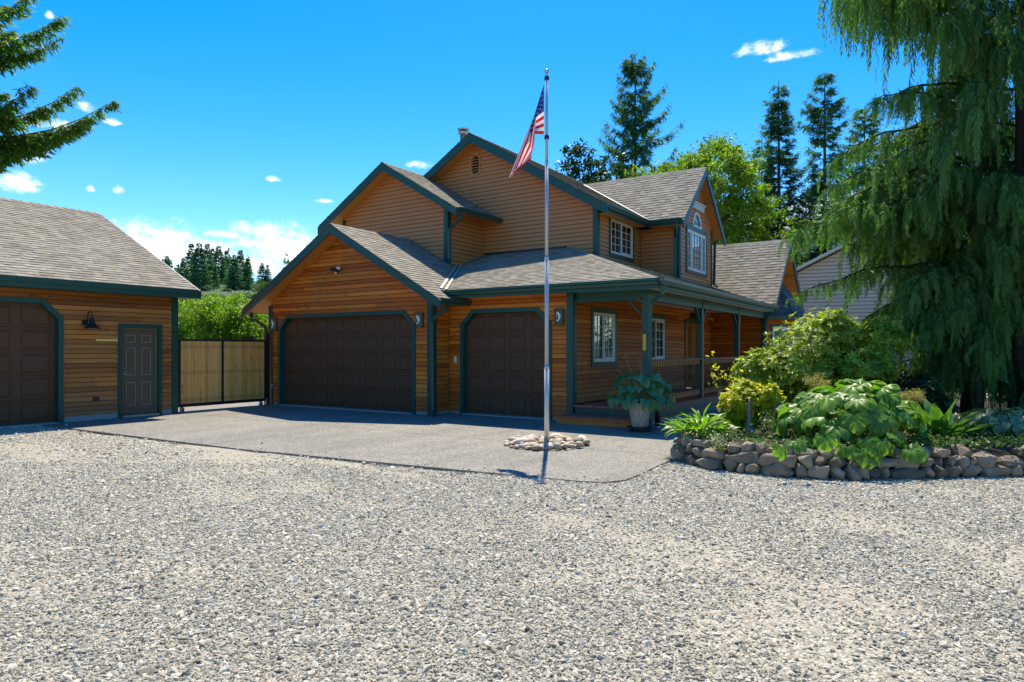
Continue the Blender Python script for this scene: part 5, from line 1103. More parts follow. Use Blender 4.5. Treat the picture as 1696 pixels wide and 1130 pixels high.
for i, (u, d, h, w, m_, lab) in enumerate([(1345, 52, 7.6, 7, 'leaf_dark', 'dark understorey tree below the firs by the wing roof'), (1500, 60, 9, 8, 'leaf_mid', 'green tree behind the beige house, left one'), (1690, 48, 8, 8, 'leaf_mid', 'green tree past the cedar trunks at the right edge'), (1270, 55, 6.5, 6, 'leaf_dark', 'low dark tree behind the far wing ridge')]):
    alder(lab, u, d, h, w, 70+i, m_, 16000, leaf=.2)
# --- spruce reaching in at the top left
conifer('spruce_tree', 'near spruce reaching in at the left over the workshop roof', gp(-125, 22, 0), 17.5, 3.3, M['spruce'], 130, 300, 66, z0=.44, droop=.28, upc=.26, hang=.9, twl=.55, pw=.40, wid=.15, sparse=.3, extra=[(.50, R_(33), 6.1), (.485, R_(42), 4.8), (.515, R_(18), 4.4), (.52, R_(27), 5.3), (.47, R_(30), 5.4), (.495, R_(48), 4.6), (.66, R_(30), 4.6), (.69, R_(22), 4.0), (.64, R_(38), 4.1), (.45, R_(36), 3.2)])
# ------------------------------------------------------------------ the weeping cedar
def cedar_tree():
    r = np.random.default_rng(8); base = np.array(gp(1640, 13.4, .25)); t = thing('weeping_cedar', 'huge weeping cedar with curtains of drooping green sprays at the right edge', 'tree', tuple(base))
    tr = Bag(); ax = np.array([math.cos(R_(33)), math.sin(R_(33)), 0]); ay = np.array([-ax[1], ax[0], 0])
    stems = []
    for (lx, ly, rad, hh, lean) in [(-.30, -.1, .12, 13.6, -.04), (-.12, .5, .13, 14.6, .0), (.42, -.15, .20, 15.6, .02), (1.3, .5, .15, 14.0, .0)]:
        f = np.linspace(0, 1, 12)[:, None]; P = base+ax*lx+ay*ly+np.array([0, 0, 1.])*(f*hh-.25)+ax*lean*f*hh*.5+ax*np.sin(f*5+lx)*.08; tr.tube(P, rad, .03, 9); stems.append(P)
    # root flare
    tr.build('trunk', M['cedar_bark'], t)
    # strand template: a hanging spray, y down the strand
    temps = []
    for k in range(8):
        C, D, N_, L, W = [], [], [], [], []; n = 19; bend = r.uniform(-.12, .12)
        for i in range(n):
            u = i/n; zc = -u; xo = bend*math.sin(u*2.6)
            for sgn in (-1, 1):
                ln = (.105*(1-.62*u)+.02)*r.uniform(.7, 1.25); C.append((xo, r.normal(0, .012), zc)); D.append((sgn*r.uniform(.22, .5), r.normal(0, .22), -1.)); N_.append((r.normal(0, .25), 1, 0)); L.append(ln*1.7); W.append(ln*.27)
        C.append((bend*math.sin(2.6), 0, -.96)); D.append((0, 0, -1.)); N_.append((0, 1, 0)); L.append(.12); W.append(.03)
        V, F = blades(np.array(C), unit(np.array(D)), unit(np.array(N_)), L, W); temps.append((V, F))
    B = Bag()
    def strands(P, out, Ls, tone0):
        """hang sprays from points P; out = horizontal direction they lean to"""
        n = len(P)
        if n == 0: return
        for k in range(8):
            s = slice(k, n, 8); p = P[s]; m = len(p)
            if m == 0: continue
            V, F = temps[k]; yaw = r.uniform(0, math.pi*2, m); sc_ = Ls[s]; ws = r.uniform(.75, 1.25, m)*(.55+.45*sc_); c, s_ = np.cos(yaw), np.sin(yaw)
            X = V[None, :, 0]*ws[:, None]; Yv = V[None, :, 1]*ws[:, None]; Z = V[None, :, 2]*sc_[:, None]
            lean = r.uniform(.0, .22, m)[:, None]*(1-np.exp(Z*2.2))
            W_ = np.stack([X*c[:, None]-Yv*s_[:, None]+out[s][:, :1]*lean, X*s_[:, None]+Yv*c[:, None]+out[s][:, 1:2]*lean, Z], -1)+p[:, None, :]
            Fm = (F[None]+(np.arange(m)*len(V))[:, None, None]).reshape(-1, 4); tn = np.repeat((tone0[s]+r.uniform(-.30, .38, m)).clip(.12, 1), len(V))
            tip = np.tile(np.clip(-V[:, 2], 0, 1)*.15, m); B.add(W_.reshape(-1, 3), Fm, (tn+tip).clip(.12, 1))
    def branch(P0, az, L, rise, fall, dens=1., tone=.45, sl=1.):
        hd = ax*math.cos(az)+ay*math.sin(az); u = np.linspace(0, 1, 9)[:, None]; sd = np.cross([0, 0, 1.], hd)
        wob = r.uniform(-.12, .12); jz = np.concatenate([[0], np.cumsum(r.normal(0, .028*L**.5, 8))])[:, None]
        P = P0+hd*L*u+np.array([0, 0, 1.])*(rise*L*np.sin(u*1.9)-fall*L*u**2.4)+sd*wob*L*u**2+np.array([0, 0, 1.])*jz+sd*jz[::-1]*u; B.tube(P, .018+.010*L, .006, 5, 0.02)
        m = max(5, int(L/.17)); uu = np.linspace(.16, .98, m)
        for q, f in enumerate(uu):
            c = np.array([np.interp(f, u[:, 0], P[:, k]) for k in range(3)]); sgn = 1 if q % 2 else -1; bl = L*.26*(1.15-f)*r.uniform(.6, 1.2)+.12; d2 = unit(hd*.75+sd*sgn*r.uniform(.5, 1)+np.array([0, 0, -.10])); v = np.linspace(0, 1, 4)[:, None]
            Q = c+d2*bl*v-np.array([0, 0, 1.])*bl*.45*v**2; B.tube(Q, .008, .003, 3, .02)
            ns_ = max(2, int(bl/.085*dens)); w = np.linspace(.12, 1, ns_); pts = np.stack([np.interp(w, v[:, 0], Q[:, k]) for k in range(3)], 1)+r.normal(0, .015, (ns_, 3)); Ls = (.62*sl*(1-.35*f)*r.uniform(.55, 1.35, ns_)); strands(pts, np.repeat(d2[None], ns_, 0), Ls, np.full(ns_, tone+.15*f))
        ns_ = int(L/.075*dens); w = r.uniform(.12, 1, ns_); pts = np.stack([np.interp(w, u[:, 0], P[:, k]) for k in range(3)], 1); strands(pts, np.repeat(hd[None], ns_, 0), .5*sl*r.uniform(.5, 1.5, ns_), np.full(ns_, tone+.1))
        # short upper sprays dusted with bare grey-brown twigs
        ns_ = int(L/.05); w = r.uniform(.1, 1, ns_); pts = np.stack([np.interp(w, u[:, 0], P[:, k]) for k in range(3)], 1); D = unit(hd*.8+r.normal(0, .55, (ns_, 3))+np.array([0, 0, .15])); V, F = blades(pts, D, unit(r.normal(size=(ns_, 3))+[0, 0, 1.5]), r.uniform(.07, .17, ns_), r.uniform(.015, .035, ns_)); B.add(V, F, np.repeat(np.where(r.random(ns_) < .35, .03, tone+.15), 4))
    # regular branches
    zz = np.concatenate([np.linspace(1.0, 5, 80), np.linspace(5, 11.6, 75), np.linspace(11.6, 15, 24)])
    for i, z in enumerate(zz):
        st = stems[i % 4]; P0 = np.array([np.interp(z, st[:, 2], st[:, k]) for k in range(3)]); az = i*2.399+r.uniform(-.3, .3)
        L = np.interp(z, [1, 2.2, 4, 5.5, 7, 9, 11.6, 15], [2.0, 2.3, 2.3, 2.0, 1.5, 1.5, 1.3, .4])*r.uniform(.75, 1.2)
        if math.cos(az) < -.3 and z < 3.4: L *= .8
        if math.cos(az) < -.3 and z > 6.2: L *= .85
        branch(P0, az, L, .16, .50+.15*r.random(), 1.0 if z < 8.5 else .55, .36+.12*r.random(), 1.2)
    pi = math.pi
    # (start height, direction, length, rise, fall, spray length)
    hero = [(8.75, pi+.1, 2.7, .05, .04, 1.9), (8.8, pi-.25, 2.3, .05, .03, 1.7), (8.7, pi+.5, 2.4, .05, .05, 1.6),
            (6.7, pi, 2.1, .06, .22, .8), (6.3, pi+.3, 2.2, .06, .22, .7), (5.9, pi-.2, 2.6, .08, .24, .8), (5.45, pi+.2, 2.5, .08, .26, .7), (5.2, pi-.1, 2.9, .08, .26, .8), (4.8, pi+.15, 3.1, .08, .26, .8), (4.5, pi-.3, 3.2, .10, .26, .9), (4.1, pi+.25, 3.2, .10, .20, .85),
            (3.95, pi, 3.75, .08, .16, .80), (3.2, pi-.15, 3.3, .04, .24, .5), (3.1, pi+.4, 2.3, .1, .45, .9), (2.8, pi-.5, 2.2, .1, .45, 1.0), (2.4, pi+.6, 2.3, .1, .4, .8),
            (4.6, -1.9, 2.2, .15, .5, 1.2), (5.6, -1.5, 2.0, .15, .6, 1.4), (3.6, -1.2, 2.0, .1, .5, 1.2), (3.0, -2.2, 1.9, .1, .5, 1.1), (6.4, -2.1, 1.9, .2, .6, 1.4), (2.5, -1.6, 1.6, .1, .5, .9), (3.4, -.6, 2.2, .1, .5, 1.1), (2.2, -.8, 1.9, .1, .5, .8), (7.4, -1.7, 1.7, .1, .7, 1.6), (7.9, -2.4, 1.6, .1, .6, 1.6), (8.4, -1.2, 1.7, .1, .6, 1.6), (6.9, -1.0, 1.9, .1, .6, 1.4), (5.0, -2.5, 2.2, .1, .5, 1.2), (4.1, -1.6, 2.0, .1, .5, 1.2), (7.2, -.3, 1.9, .1, .5, 1.4), (6.3, -.5, 2.0, .1, .5, 1.3), (8.2, -.2, 1.8, .1, .5, 1.5), (5.2, -.7, 2.2, .1, .5, 1.2), (7.6, -.9, 1.8, .1, .6, 1.5), (6.6, -1.3, 1.9, .1, .6, 1.4)]
    for (z, az, L, ri, fa, sl) in hero:
        st = stems[0 if math.cos(az) < 0 else 2]; P0 = np.array([np.interp(z, st[:, 2], st[:, k]) for k in range(3)]); branch(P0, az, L, ri, fa, 1.35, .52, sl)
    cr = B.build('crown', M['cedar_leaf'], t); return t
M['cedar_bark'] = plain('dark fibrous cedar bark', (.055, .036, .026), .95, .4, 8, bmp=1)
cedar_tree()
# ------------------------------------------------------------------ the planting bed
M['rhodo'] = leafmat('rhododendron leaves', (.075, .15, .014), (.48, .54, .06), .40, .5, .3)
M['azalea'] = leafmat('yellow green azalea leaves', (.20, .30, .012), (.62, .52, .02), .5, .45, .3)
M['lance'] = leafmat('fresh lance leaves', (.08, .20, .012), (.24, .40, .03), .45, .4, .4, hue='obj')
M['rodger'] = leafmat('rodgersia leaves', (.040, .135, .014), (.21, .36, .04), .42, .42, .4, hue='obj')
M['hosta_blue'] = leafmat('blue green hosta leaves', (.035, .13, .055), (.14, .34, .14), .32, .36, .5, hue='obj')
M['hosta_var'] = leafmat('variegated hosta leaves', (.03, .09, .04), (.50, .52, .22), .25, .38, .45)
M['sword'] = leafmat('mottled upright leaves', (.045, .13, .025), (.16, .30, .05), .35, .4, .45, hue='obj')
M['plume'] = leafmat('faded cream plumes', (.24, .16, .05), (.55, .46, .20), .3, .8, .1)
M['stem'] = plain('pale green stem', (.16, .22, .06), .6, .2, 9); M['stem_dry'] = plain('dry flower stem', (.32, .24, .13), .8, .2, 9)
def leafmesh(name, mat, L, W, prof, nu=8, nv=4, fold=.18, arch=.5, wave=.0, pleat=0., tonef=None, seed=0, tail=.0):
    """one blade along +x, arching down; prof(u) is the half-width 0..1"""
    r = np.random.default_rng(seed); V, T = [], []
    for i in range(nu+1):
        u = i/nu; a = arch*u; x = L*math.sin(a)/arch if arch else L*u; z = -L*(1-math.cos(a))/arch if arch else 0
        w = W/2*prof(u)
        for j in range(-nv, nv+1):
            v = j/nv; V.append((x*(1+0*v), w*v, z+fold*w*abs(v)+wave*math.sin(u*9+v*2+seed)*w+pleat*w*math.cos(v*math.pi*3)*math.sin(u*3.1))); T.append(tonef(u, v) if tonef else .35+.3*abs(v)+r.uniform(-.1, .1))
    k = 2*nv+1; F = [(i*k+j, i*k+j+1, (i+1)*k+j+1, (i+1)*k+j) for i in range(nu) for j in range(k-1)]; return np.array(V), np.array(F), np.array(T)
heart = lambda u: (1.05*math.sin(math.pi*min(1, u*1.0)**.62))*(1 if u < .97 else .4)
ell = lambda u: math.sin(math.pi*u**.85)
obov = lambda u: math.sin(math.pi*u**1.6)*1.0+.06
def put(me, parent, loc, az, tilt, roll, s, name='leaf'):
    o = bpy.data.objects.new(name, me); COL.objects.link(o); o.parent = parent; o.matrix_parent_inverse = wloc(parent).inverted()
    q = Quaternion((0, 0, 1), az) @ Quaternion((0, 1, 0), -tilt) @ Quaternion((1, 0, 0), roll); o.rotation_euler = q.to_euler(); o.location = loc; o.scale = (s, s, s); return o
def stemtube(bag, a, b, sag=.1, r=.005, tone=.3):
    a, b = np.array(a), np.array(b); u = np.linspace(0, 1, 5)[:, None]; bag.tube(a+(b-a)*u+np.array([0, 0, 1.])*sag*np.sin(u*math.pi), r, r*.7, 4, tone)
# --- hosta in its pot on a caddy
pc = (-5.09, 12.33)
Cad = thing('plant_caddy', 'round black wheeled plant caddy under the cream pot by the porch step', 'plant caddy', pc+(0,))
MB().lathe([(.235, .055), (.25, .062), (.25, .085), (.235, .09), (.20, .082)], pc+(0,), 20).build('tray', M['metal_black'], Cad, True)
for k in range(5):
    a = k*2*math.pi/5+.3; x, y = pc[0]+.2*math.cos(a), pc[1]+.2*math.sin(a); MB().tube([(x-.012, y, .027), (x+.012, y, .027)], .027, 12).build('caster', M['metal_black'], Cad, True); vbox(Cad, 'caster_bracket', M['alu'], x-.018, x+.018, y-.010, y+.010, .03, .06)
Pot = thing('plant_pot', 'tall tapered cream pot with speckled relief, standing on the black caddy', 'plant pot', pc+(.09,))
potm, t_, b_, o_ = newmat('speckled cream pot'); tc_ = t_.node('ShaderNodeTexCoord').outputs['Object']; vv = t_.node('ShaderNodeTexVoronoi', {'Scale': 34.0}); t_.l.new(t_.scale(tc_, 1, 1, .45), vv.inputs['Vector']); setc(t_, b_, t_.ramp(vv.outputs['Distance'], [(.15, (.66, .60, .46)), (.6, (.40, .36, .26))])); b_.inputs['Roughness'].default_value = .6; bump(t_, b_, vv.outputs['Distance'], .6, .01)
MB().lathe([(.150, .09), (.156, .10), (.168, .20), (.195, .36), (.215, .47), (.225, .50), (.232, .505), (.232, .545), (.222, .55), (.205, .54), (.20, .50)], pc+(0,), 28, False).build('pot_body', potm, Pot, True); MB().lathe([(.0, .50), (.20, .50)], pc+(0,), 20, False).build('potting_soil', M['soil'], Pot)
Hs = thing('hosta_plant', 'large blue-green hosta overflowing the cream pot beside the porch step', 'plant', pc+(.5,))
def vein(u, v): return .25+.35*abs(v)+.15*math.sin(abs(v)*16+u*4)*.5
hm = []
for k in range(4):
    V, F, T = leafmesh('leaf', None, .26, .20, heart, 8, 4, .22, .9+.15*k, .05, .03, vein, k); hm.append(fast_mesh('leaf', V, F, M['hosta_blue'], T, True))
r = random.Random(4); st = Bag()
for i in range(96):
    f = i/96; az = i*2.399; rad = .12+.50*math.sqrt(f); z = .50+.62*math.cos(min(1, f)*math.pi*.53)+r.uniform(-.05, .06)-.06; rad *= r.uniform(.85, 1.08)
    L = (pc[0]+rad*.92*math.cos(az), pc[1]+rad*.80*math.sin(az), max(.64, z-.06*f)); put(hm[i % 4], Hs, L, az+r.uniform(-.5, .5), .2-1.05*f+r.uniform(-.4, .4), r.uniform(-.5, .5), r.uniform(.62, 1.02)); stemtube(st, (pc[0]+.05*math.cos(az), pc[1]+.05*math.sin(az), .5), L, .10, .005)
st.build('leaf_stalks', M['stem'], Hs)['kind'] = 'stuff'
for (dx, dy, dz) in ((-.30, -.02, .98), (-.44, -.05, .62), (.03, .0, .72), (-.2, .1, .60)):
    b_ = Bag(); a = np.array([pc[0], pc[1], .6]); e = a+np.array([dx, dy, dz*.92]); u = np.linspace(0, 1, 7)[:, None]; b_.tube(a+(e-a)*u+np.array([0.12*dx, 0, .1])*np.sin(u*math.pi), .006, .004, 5, .3)
    V, F = blades(np.repeat(e[None], 5, 0)-np.linspace(0, .12, 5)[:, None]*[0, 0, 1], rdir(5), rdir(5), np.full(5, .05), np.full(5, .015)); b_.add(V, F, .3); b_.build('flower_stalk', M['stem_dry'], Hs)
# --- rodgersia
def palmate(seed):
    V_, F_, T_, n = [], [], [], 0
    r = np.random.default_rng(seed); k = 5+seed % 2
    for j in range(k):
        a = (j-(k-1)/2)*(2.15/(k-1))*1.45+r.uniform(-.08, .08); ln = .27*(1-.10*abs(j-(k-1)/2))*r.uniform(.88, 1.08)
        V, F, T = leafmesh('l', None, ln, ln*.68, obov, 8, 3, .18, .7+r.uniform(0, .5), .06, .05, lambda u, v: (.02 if abs(v) < .1 else .30)+.62*abs(math.sin(u*11+abs(v)*1.5))*(.3+.7*abs(v)), seed*7+j)
        V = V+[.02, 0, 0]; tl = -.12; V = np.stack([V[:, 0]*math.cos(tl)+V[:, 2]*math.sin(-tl), V[:, 1], V[:, 2]*math.cos(tl)-V[:, 0]*math.sin(-tl)*.6], 1); c, s = math.cos(a), math.sin(a)
        V_.append(np.stack([V[:, 0]*c-V[:, 1]*s, V[:, 0]*s+V[:, 1]*c, V[:, 2]+j % 2*.006], 1)); F_.append(F+n); T_.append(T); n += len(V)
    return fast_mesh('leaf', np.concatenate(V_), np.concatenate(F_), M['rodger'], np.concatenate(T_), True)
pm = [palmate(k) for k in range(6)]
def on_bed(u, v_, z): q = ray(u, v_); t = (z-1.56)/q.z; return np.array([q.x*t, q.y*t, z])
def mound(th, meshes, u0, u1, dn, df, z0, ztop, n, smin, smax, seed, stems='leaf_stalks', stemmat='stem', cpx=None, hang=.5, jit=.2):
    """leaf-bearing mound seen between image columns u0..u1, from depth dn (near rim) to df"""
    r = random.Random(seed); st = Bag(); dc, hd = (dn+df)/2, (df-dn)/2; cx_ = (u0+u1)/2; c = np.array(at(cx_, CY, dc)); c[2] = z0; rx = (u1-u0)/2*dc/FL
    ax = np.array([math.cos(R_(33)), math.sin(R_(33)), 0]); ay = np.array([-ax[1], ax[0], 0])
    for i in range(n):
        f = math.sqrt((i+.5)/n); a = i*2.399; lx, ly = f*math.cos(a), f*math.sin(a); zz = z0+(ztop-z0)*(math.sqrt(max(0, 1-f*f))**.75*.86+.14)*r.uniform(.86, 1.1)+r.uniform(-.3, .3)*jit*.4; P = c+ax*rx*lx+ay*hd*ly; P[2] = zz
        az = math.atan2(P[1]-c[1], P[0]-c[0])+r.uniform(-.6, .6); put(meshes[i % len(meshes)], th, tuple(P), az, .25-(.25+hang)*f+r.uniform(-jit, jit), r.uniform(-jit, jit), r.uniform(smin, smax)); stemtube(st, c+(P-c)*[.45, .45, 0], P, .05, .008)
    st.build(stems, M[stemmat], th)['kind'] = 'stuff'; return c
Rg = thing('rodgersia_clump', 'big mound of broad palmate rodgersia leaves spilling over the stone wall', 'plant', tuple(at(1400, CY, 9.75))[:2]+(.3,))
mound(Rg, pm, 1292, 1514, 8.42, 10.3, .04, 1.02, 112, .72, 1.12, 3, hang=.7, jit=.62)
r = random.Random(31)
for i in range(15):
    u = r.uniform(1292, 1515); d = r.uniform(8.2, 8.45); z = r.uniform(.32, .52); p = at(u, CY, d); put(pm[i % 6], Rg, (p.x, p.y, z), R_(33-90)+r.uniform(-.9, .9), -.75+r.uniform(-.45, .35), r.uniform(-.4, .4), r.uniform(.6, .95))
# --- faded plumes
pr_ = random.Random(9)
for (u, v, d, w, lab) in ((1352, 634, 10.4, .19, 'golden faded plume rising above the left of the rodgersia'), (1510, 655, 10.2, .17, 'cream faded plume rising above the right of the rodgersia'), (1527, 712, 9.5, .11, 'small cream plume low at the right of the rodgersia')):
    p = np.array(at(u, v, d)); t = thing('flower_plume', lab, 'flowers', (p[0], p[1], .35)); B = Bag(); B.tube(np.array([[p[0], p[1], .35], [p[0]+.01, p[1], (p[2]+.35)/2], p]), .008, .005, 5, .3); n = 1500; rr = np.random.default_rng(int(u))
    k = 26; hub = p+rdir(k, rr)*[w, w, w*.55]*rr.uniform(.4, 1, (k, 1)); C = np.repeat(hub, n//k, 0)+rr.normal(0, w*.16, (n//k*k, 3)); V, F = blades(C, rdir(len(C), rr), rdir(len(C), rr), rr.uniform(.012, .026, len(C)), rr.uniform(.008, .014, len(C))); B.add(V, F, np.repeat(rr.uniform(.1, 1, len(C)), 4))
    for h_ in hub: B.tube(np.array([p-[0, 0, w*.8], (p+h_)/2, h_]), .003, .002, 3, .3)
    B.build('plume', M['plume'], t)
# --- rhododendron
def rosette_bush(name, lab, u0, u1, dc, hd, z0, ztop, nros, leaf, mat, seed, ratio=.34, nl=8, lobes=7, bm_=None, cat='shrub', flat=.6, tpow=.6):
    r = np.random.default_rng(seed); cx_ = (u0+u1)/2; c = np.array(at(cx_, CY, dc)); c[2] = z0; rx = (u1-u0)/2*dc/FL; ax = np.array([math.cos(R_(33)), math.sin(R_(33)), 0]); ay = np.array([-ax[1], ax[0], 0]); t = thing(name, lab, cat, tuple(c)); B = Bag()
    lb = [(0, 0, .40, .74, .78, .48)]+[(r.uniform(-.72, .72), r.uniform(-.6, .6), r.uniform(.12, .66), r.uniform(.22, .38), .36, r.uniform(.2, .32)) for _ in range(lobes)]
    P = []
    for l in lb:
        m = int(nros/len(lb)*(1.8 if l[3] > .6 else .9)); u = rdir(m, r); u[:, 2] = np.abs(u[:, 2])*1.0-.35*r.random(m); q = np.array(l[:3])+u*np.array(l[3:])*r.uniform(.72, 1.03, (m, 1)); P.append(np.concatenate([q, u], 1))
    P = np.concatenate(P); P = P[P[:, 2] > .02]; n = len(P); O = c+ax*P[:, :1]*rx+ay*P[:, 1:2]*hd+np.array([0, 0, 1.])*P[:, 2:3]*(ztop-z0); up_ = unit(ax*P[:, 3:4]+ay*P[:, 4:5]+np.array([0, 0, 1.])*(P[:, 5:6]+.7)+r.normal(0, .25, (n, 3)))
    a0 = unit(np.cross(up_, r.normal(size=(n, 3)))); b0 = np.cross(up_, a0); tn = r.uniform(.0, .9, n)*.75+.05
    for k in range(nl):
        th_ = k*2*math.pi/nl+r.uniform(-.3, .3, n)[:, None]; D = unit((a0*np.cos(th_)+b0*np.sin(th_))+up_*r.uniform(-.1, flat, (n, 1))); L = leaf*r.uniform(.7, 1.2, n); V, F = blades(O, D, unit(up_+.25*D), L, L*ratio, .5); B.add(V, F, np.repeat((tn+r.uniform(-.1, .25, n)).clip(.02, 1), 4))
    B.build('foliage', mat, t); s = Bag()
    for q in O[r.permutation(n)[:60]]: s.tube(np.array([c+(q-c)*[.15, .15, 0], (c+q)/2-[0, 0, .08], q]), .014, .004, 4)
    s.build('branches', M['bark'], t); return t
rosette_bush('rhododendron', 'large rounded glossy rhododendron between the porch and the cedar', 1226, 1490, 12.9, 1.4, .25, 2.62, 6400, .12, M['rhodo'], 5, lobes=13)
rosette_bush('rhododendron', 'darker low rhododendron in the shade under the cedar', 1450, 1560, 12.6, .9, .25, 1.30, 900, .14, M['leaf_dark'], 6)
rosette_bush('azalea', 'yellow-green azalea with orange-tinged leaves beside the grey stone ornament', 1180, 1292, 10.4, .46, .33, 1.22, 1700, .06, M['azalea'], 7, .5, 7, 10)
# tall whips of the azalea-side shrub
wh = thing('leafy_shoot', 'slender bare shoots with few pale leaves above the yellow azalea', 'plant', tuple(at(1215, CY, 11.3))[:2]+(.35,)); B = Bag()
for (u, v, u2, v2) in ((1176, 610, 1205, 660), (1200, 617, 1218, 650), (1220, 606, 1212, 650), (1228, 618, 1214, 655), (1182, 590, 1200, 640)):
    a, b = np.array(at(u2, 690, 11.3)), np.array(at(u, v, 11.3)); B.tube(np.array([a, (a+b)/2+[.03, 0, .02], b]), .006, .003, 4, .02); n = 14; rr = np.random.default_rng(u); C = b+rr.normal(0, .04, (n, 3))+(a-b)*rr.uniform(0, .35, (n, 1)); V, F = blades(C, rdir(n, rr), unit(rr.normal(size=(n, 3))+[0, 0, 1.2]), rr.uniform(.05, .09, n), rr.uniform(.03, .05, n)); B.add(V, F, np.repeat(rr.uniform(.3, 1, n), 4))
B.build('shoots', M['azalea'], wh)
# --- lance-leaved clump at the wall's end
Ln = thing('lance_leaf_clump', 'bright green lance-leaved clump at the left end of the stone wall', 'plant', tuple(at(1160, CY, 10.1))[:2]+(.3,))
lm_ = [fast_mesh('leaf', *leafmesh('l', None, .30, .060, ell, 7, 2, .3, .5+.4*k, .03, 0, None, k)[:2], M['lance'], leafmesh('l', None, .30, .060, ell, 7, 2, .3, .5+.4*k, .03, 0, None, k)[2], True) for k in range(3)]
r = random.Random(12); c = np.array(at(1160, CY, 9.95))
for i in range(170):
    f = math.sqrt(i/170); a = i*2.399; x, y = .33*f*math.cos(a), .40*f*math.sin(a); stem_z = .33+.22*(1-f)*r.random()+.05; put(lm_[i % 3], Ln, (c[0]+x, c[1]+y, stem_z), a+r.uniform(-1, 1), 1.25-.85*f+r.uniform(-.3, .3), r.uniform(-.4, .4), r.uniform(.65, 1.1))
for (u, v) in ((1155, 738), (1150, 742), (1165, 735)):
    for k in range(9): p = at(u, v, 9.62); put(lm_[k % 3], Ln, (p.x, p.y, p.z), k*.7, .3-.1*k, 0, .5)
# --- upright mottled leaves, arching blades, variegated hosta
Sw = thing('upright_leaf_plant', 'upright mottled broad-leaved plant between the rodgersia and the hosta', 'plant', tuple(at(1562, CY, 9.7))[:2]+(.3,))
sw = []
for k in range(3): V, F, T = leafmesh('l', None, .58, .16, ell, 9, 3, .2, .35+.25*k, .10, .02, None, k); sw.append(fast_mesh('leaf', V, F, M['sword'], T, True))
c = np.array(at(1562, CY, 9.7)); r = random.Random(3)
for i in range(46):
    f = math.sqrt(i/46); a = i*2.399; put(sw[i % 3], Sw, (c[0]+.25*f*math.cos(a), c[1]+.25*f*math.sin(a), .33), a+r.uniform(-.5, .5), 1.42-.75*f+r.uniform(-.1, .1), r.uniform(-.6, .6), r.uniform(.62, 1.12)*(1.12-.2*f))
Gb = thing('arching_grass_clump', 'clump of narrow arching blades right of the upright mottled plant', 'plant', tuple(at(1590, CY, 10.3))[:2]+(.3,))
ng_ = fast_mesh('leaf', *leafmesh('l', None, .5, .022, ell, 9, 1, .2, 1.6, 0, 0, None, 1)[:2], M['sword'], leafmesh('l', None, .5, .022, ell, 9, 1, .2, 1.6, 0, 0, None, 1)[2], True)
c = np.array(at(1592, CY, 9.8))
for i in range(60): a = i*2.399; put(ng_, Gb, (c[0]+r.uniform(-.12, .12), c[1]+r.uniform(-.12, .12), .33), a, r.uniform(.9, 1.4), 0, r.uniform(.7, 1.3))
vt = lambda u, v: 1.0 if (abs(v) > .80 or u > .93) else .18+.1*abs(v)
hv = []
for k in range(3): V, F, T = leafmesh('l', None, .22, .13, ell, 8, 5, .25, .9+.2*k, .06, .02, vt, k); hv.append(fast_mesh('leaf', V, F, M['hosta_var'], T, True))
Hv = thing('hosta_plant', 'low hosta with cream-edged leaves in the mulch at the right end of the wall', 'plant', tuple(at(1655, CY, 10))[:2]+(.3,))
mound(Hv, hv, 1598, 1716, 9.3, 10.7, .30, .66, 130, .75, 1.15, 5, hang=.55)
# --- low creepers over the stones, dead fronds, ferns
def cover(name, pts, n, size, mat, seed, spread=.16, h=.10):
    r = np.random.default_rng(seed); B = Bag(); P = np.array(pts); k = r.integers(0, len(P), n); C = P[k]+r.normal(0, spread, (n, 3))*[1, 1, .0]; C[:, 2] = P[k][:, 2]+np.abs(r.normal(0, h, n)); D = unit(rdir(n, r)+[0, 0, .2]); V, F = blades(C, D, unit(r.normal(0, .6, (n, 3))+[0, 0, 1]), size*r.uniform(.6, 1.3, n), size*r.uniform(.35, .6, n)); B.add(V, F, np.repeat(r.uniform(.1, .95, n), 4)); return stuff(B.build(name, mat))
edge = [tuple(along(s)[0]+np.array([.0, .18]))+(.36,) for s in np.linspace(1.6, 9.5, 60)]
cover('ground_cover', edge, 3000, .045, M['leaf_mid'], 3, .12, .04)
gz = [(x, y, .33) for x, y in np.random.default_rng(2).uniform((-3.2, 9.8), (4.5, 14.5), (420, 2)) if inpoly(np.array([x]), np.array([y]), BED)[0]]; cover('ground_cover', gz, 9000, .06, M['leaf_mid'], 4, .2, .07)
trail = [tuple(at(u, v, 9.0)) for u, v in ((1187, 728), (1190, 738), (1192, 745), (1266, 740), (1270, 752), (1286, 742), (1262, 735), (1545, 745), (1530, 750), (1480, 760))]; cover('creeper', trail, 900, .035, M['hosta_var'], 6, .05, .02)
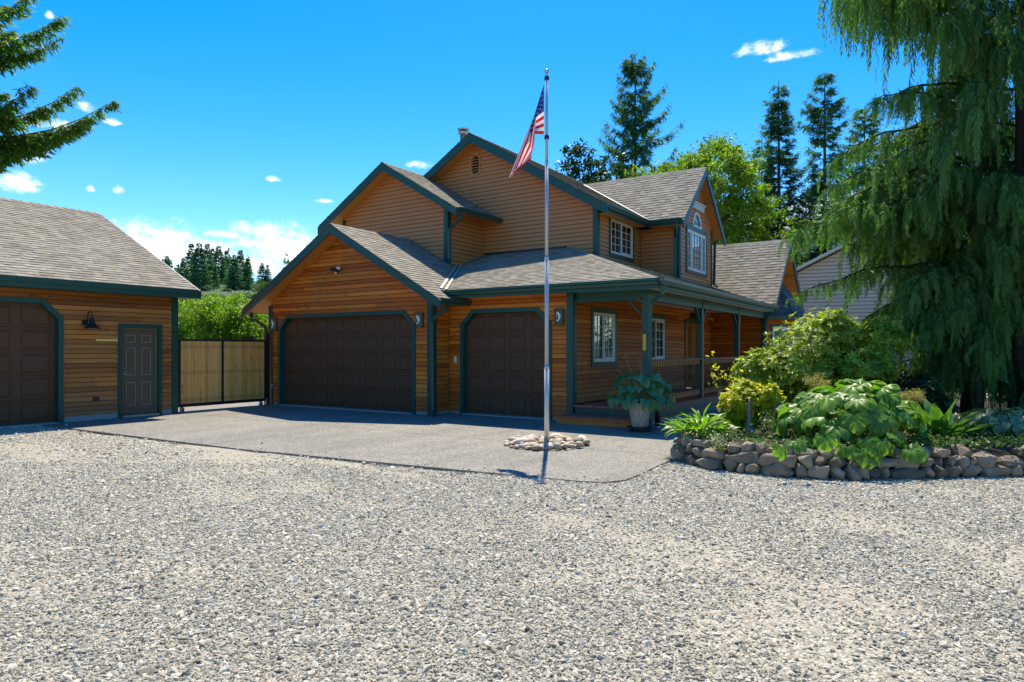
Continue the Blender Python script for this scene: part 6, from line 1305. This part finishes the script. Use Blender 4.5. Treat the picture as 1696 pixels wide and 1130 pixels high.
def ferns(u, d, n, seed, lab):
    t = thing('fern', lab, 'fern', tuple(at(u, CY, d))[:2]+(.3,)); r = random.Random(seed); c = np.array(at(u, CY, d)); B = Bag()
    for i in range(n):
        az = i*2.399; L = r.uniform(.35, .6); m = 22; uu = np.linspace(.08, 1, m); hd = np.array([math.cos(az), math.sin(az), 0]); sdv = np.array([-hd[1], hd[0], 0]); P = np.array([c[0], c[1], .3])+hd*L*uu[:, None]*.85+np.array([0, 0, 1.])*(L*(.9*uu-.85*uu**2))[:, None]; B.tube(P, .003, .002, 3, .3)
        for sg in (-1, 1): ln = .13*np.sin(np.pi*np.clip(uu*.9+.1, 0, 1))*L/.5+.01; V, F = blades(P, np.repeat(unit(sdv*sg+hd*.35-np.array([0, 0, .2]))[None], m, 0), np.repeat(np.array([[0, 0, 1.]]), m, 0), ln, np.full(m, .022)); B.add(V, F, r.uniform(.2, .8))
    B.build('fronds', M['sword'], t)
ferns(1480, 11.6, 16, 1, 'green fern in shade at the back of the bed, left of the upright plant'); ferns(1575, 11.9, 18, 2, 'fern under the cedar just behind the upright plant'); ferns(1625, 12.1, 16, 3, 'feathery fern at the foot of the cedar trunks')
# --- stone ornament
orn = MB().lathe([(.075, 0), (.085, .03), (.06, .08), (.035, .16), (.028, .30), (.020, .44), (.006, .50)], tuple(at(1241, CY, 10.05))[:2]+(.33,), 12).build('garden_ornament', M['wallrock'], None, True); tag(orn, 'slim grey tapered stone ornament standing in front of the yellow azalea', 'ornament')
bs = link('rock', rockmesh('rock', M['wallrock'], 24, .2, .16, .12, 900, bev=.005)); p = at(1241, CY, 9.9); bs.location = (p.x, p.y, .37); tag(bs, 'small dark rock at the foot of the grey stone ornament', 'rock')
# lawn showing past the cedar
M['lawn'] = leafmat('lawn blades', (.07, .15, .02), (.2, .34, .05), .4)
def lawn():
    r = np.random.default_rng(5); n = 36000; x, y = r.uniform(-1, 14, n), r.uniform(22, 32, n); B = Bag(); C = np.stack([x, y, np.full(n, -.1)], 1); V, F = blades(C, unit(r.normal(0, .35, (n, 3))+[0, 0, 1]), rdir(n, r), r.uniform(.07, .14, n), np.full(n, .03)); B.add(V, F, np.repeat(r.uniform(.2, 1, n), 4)); stuff(B.build('lawn_grass', M['lawn']))
lawn()
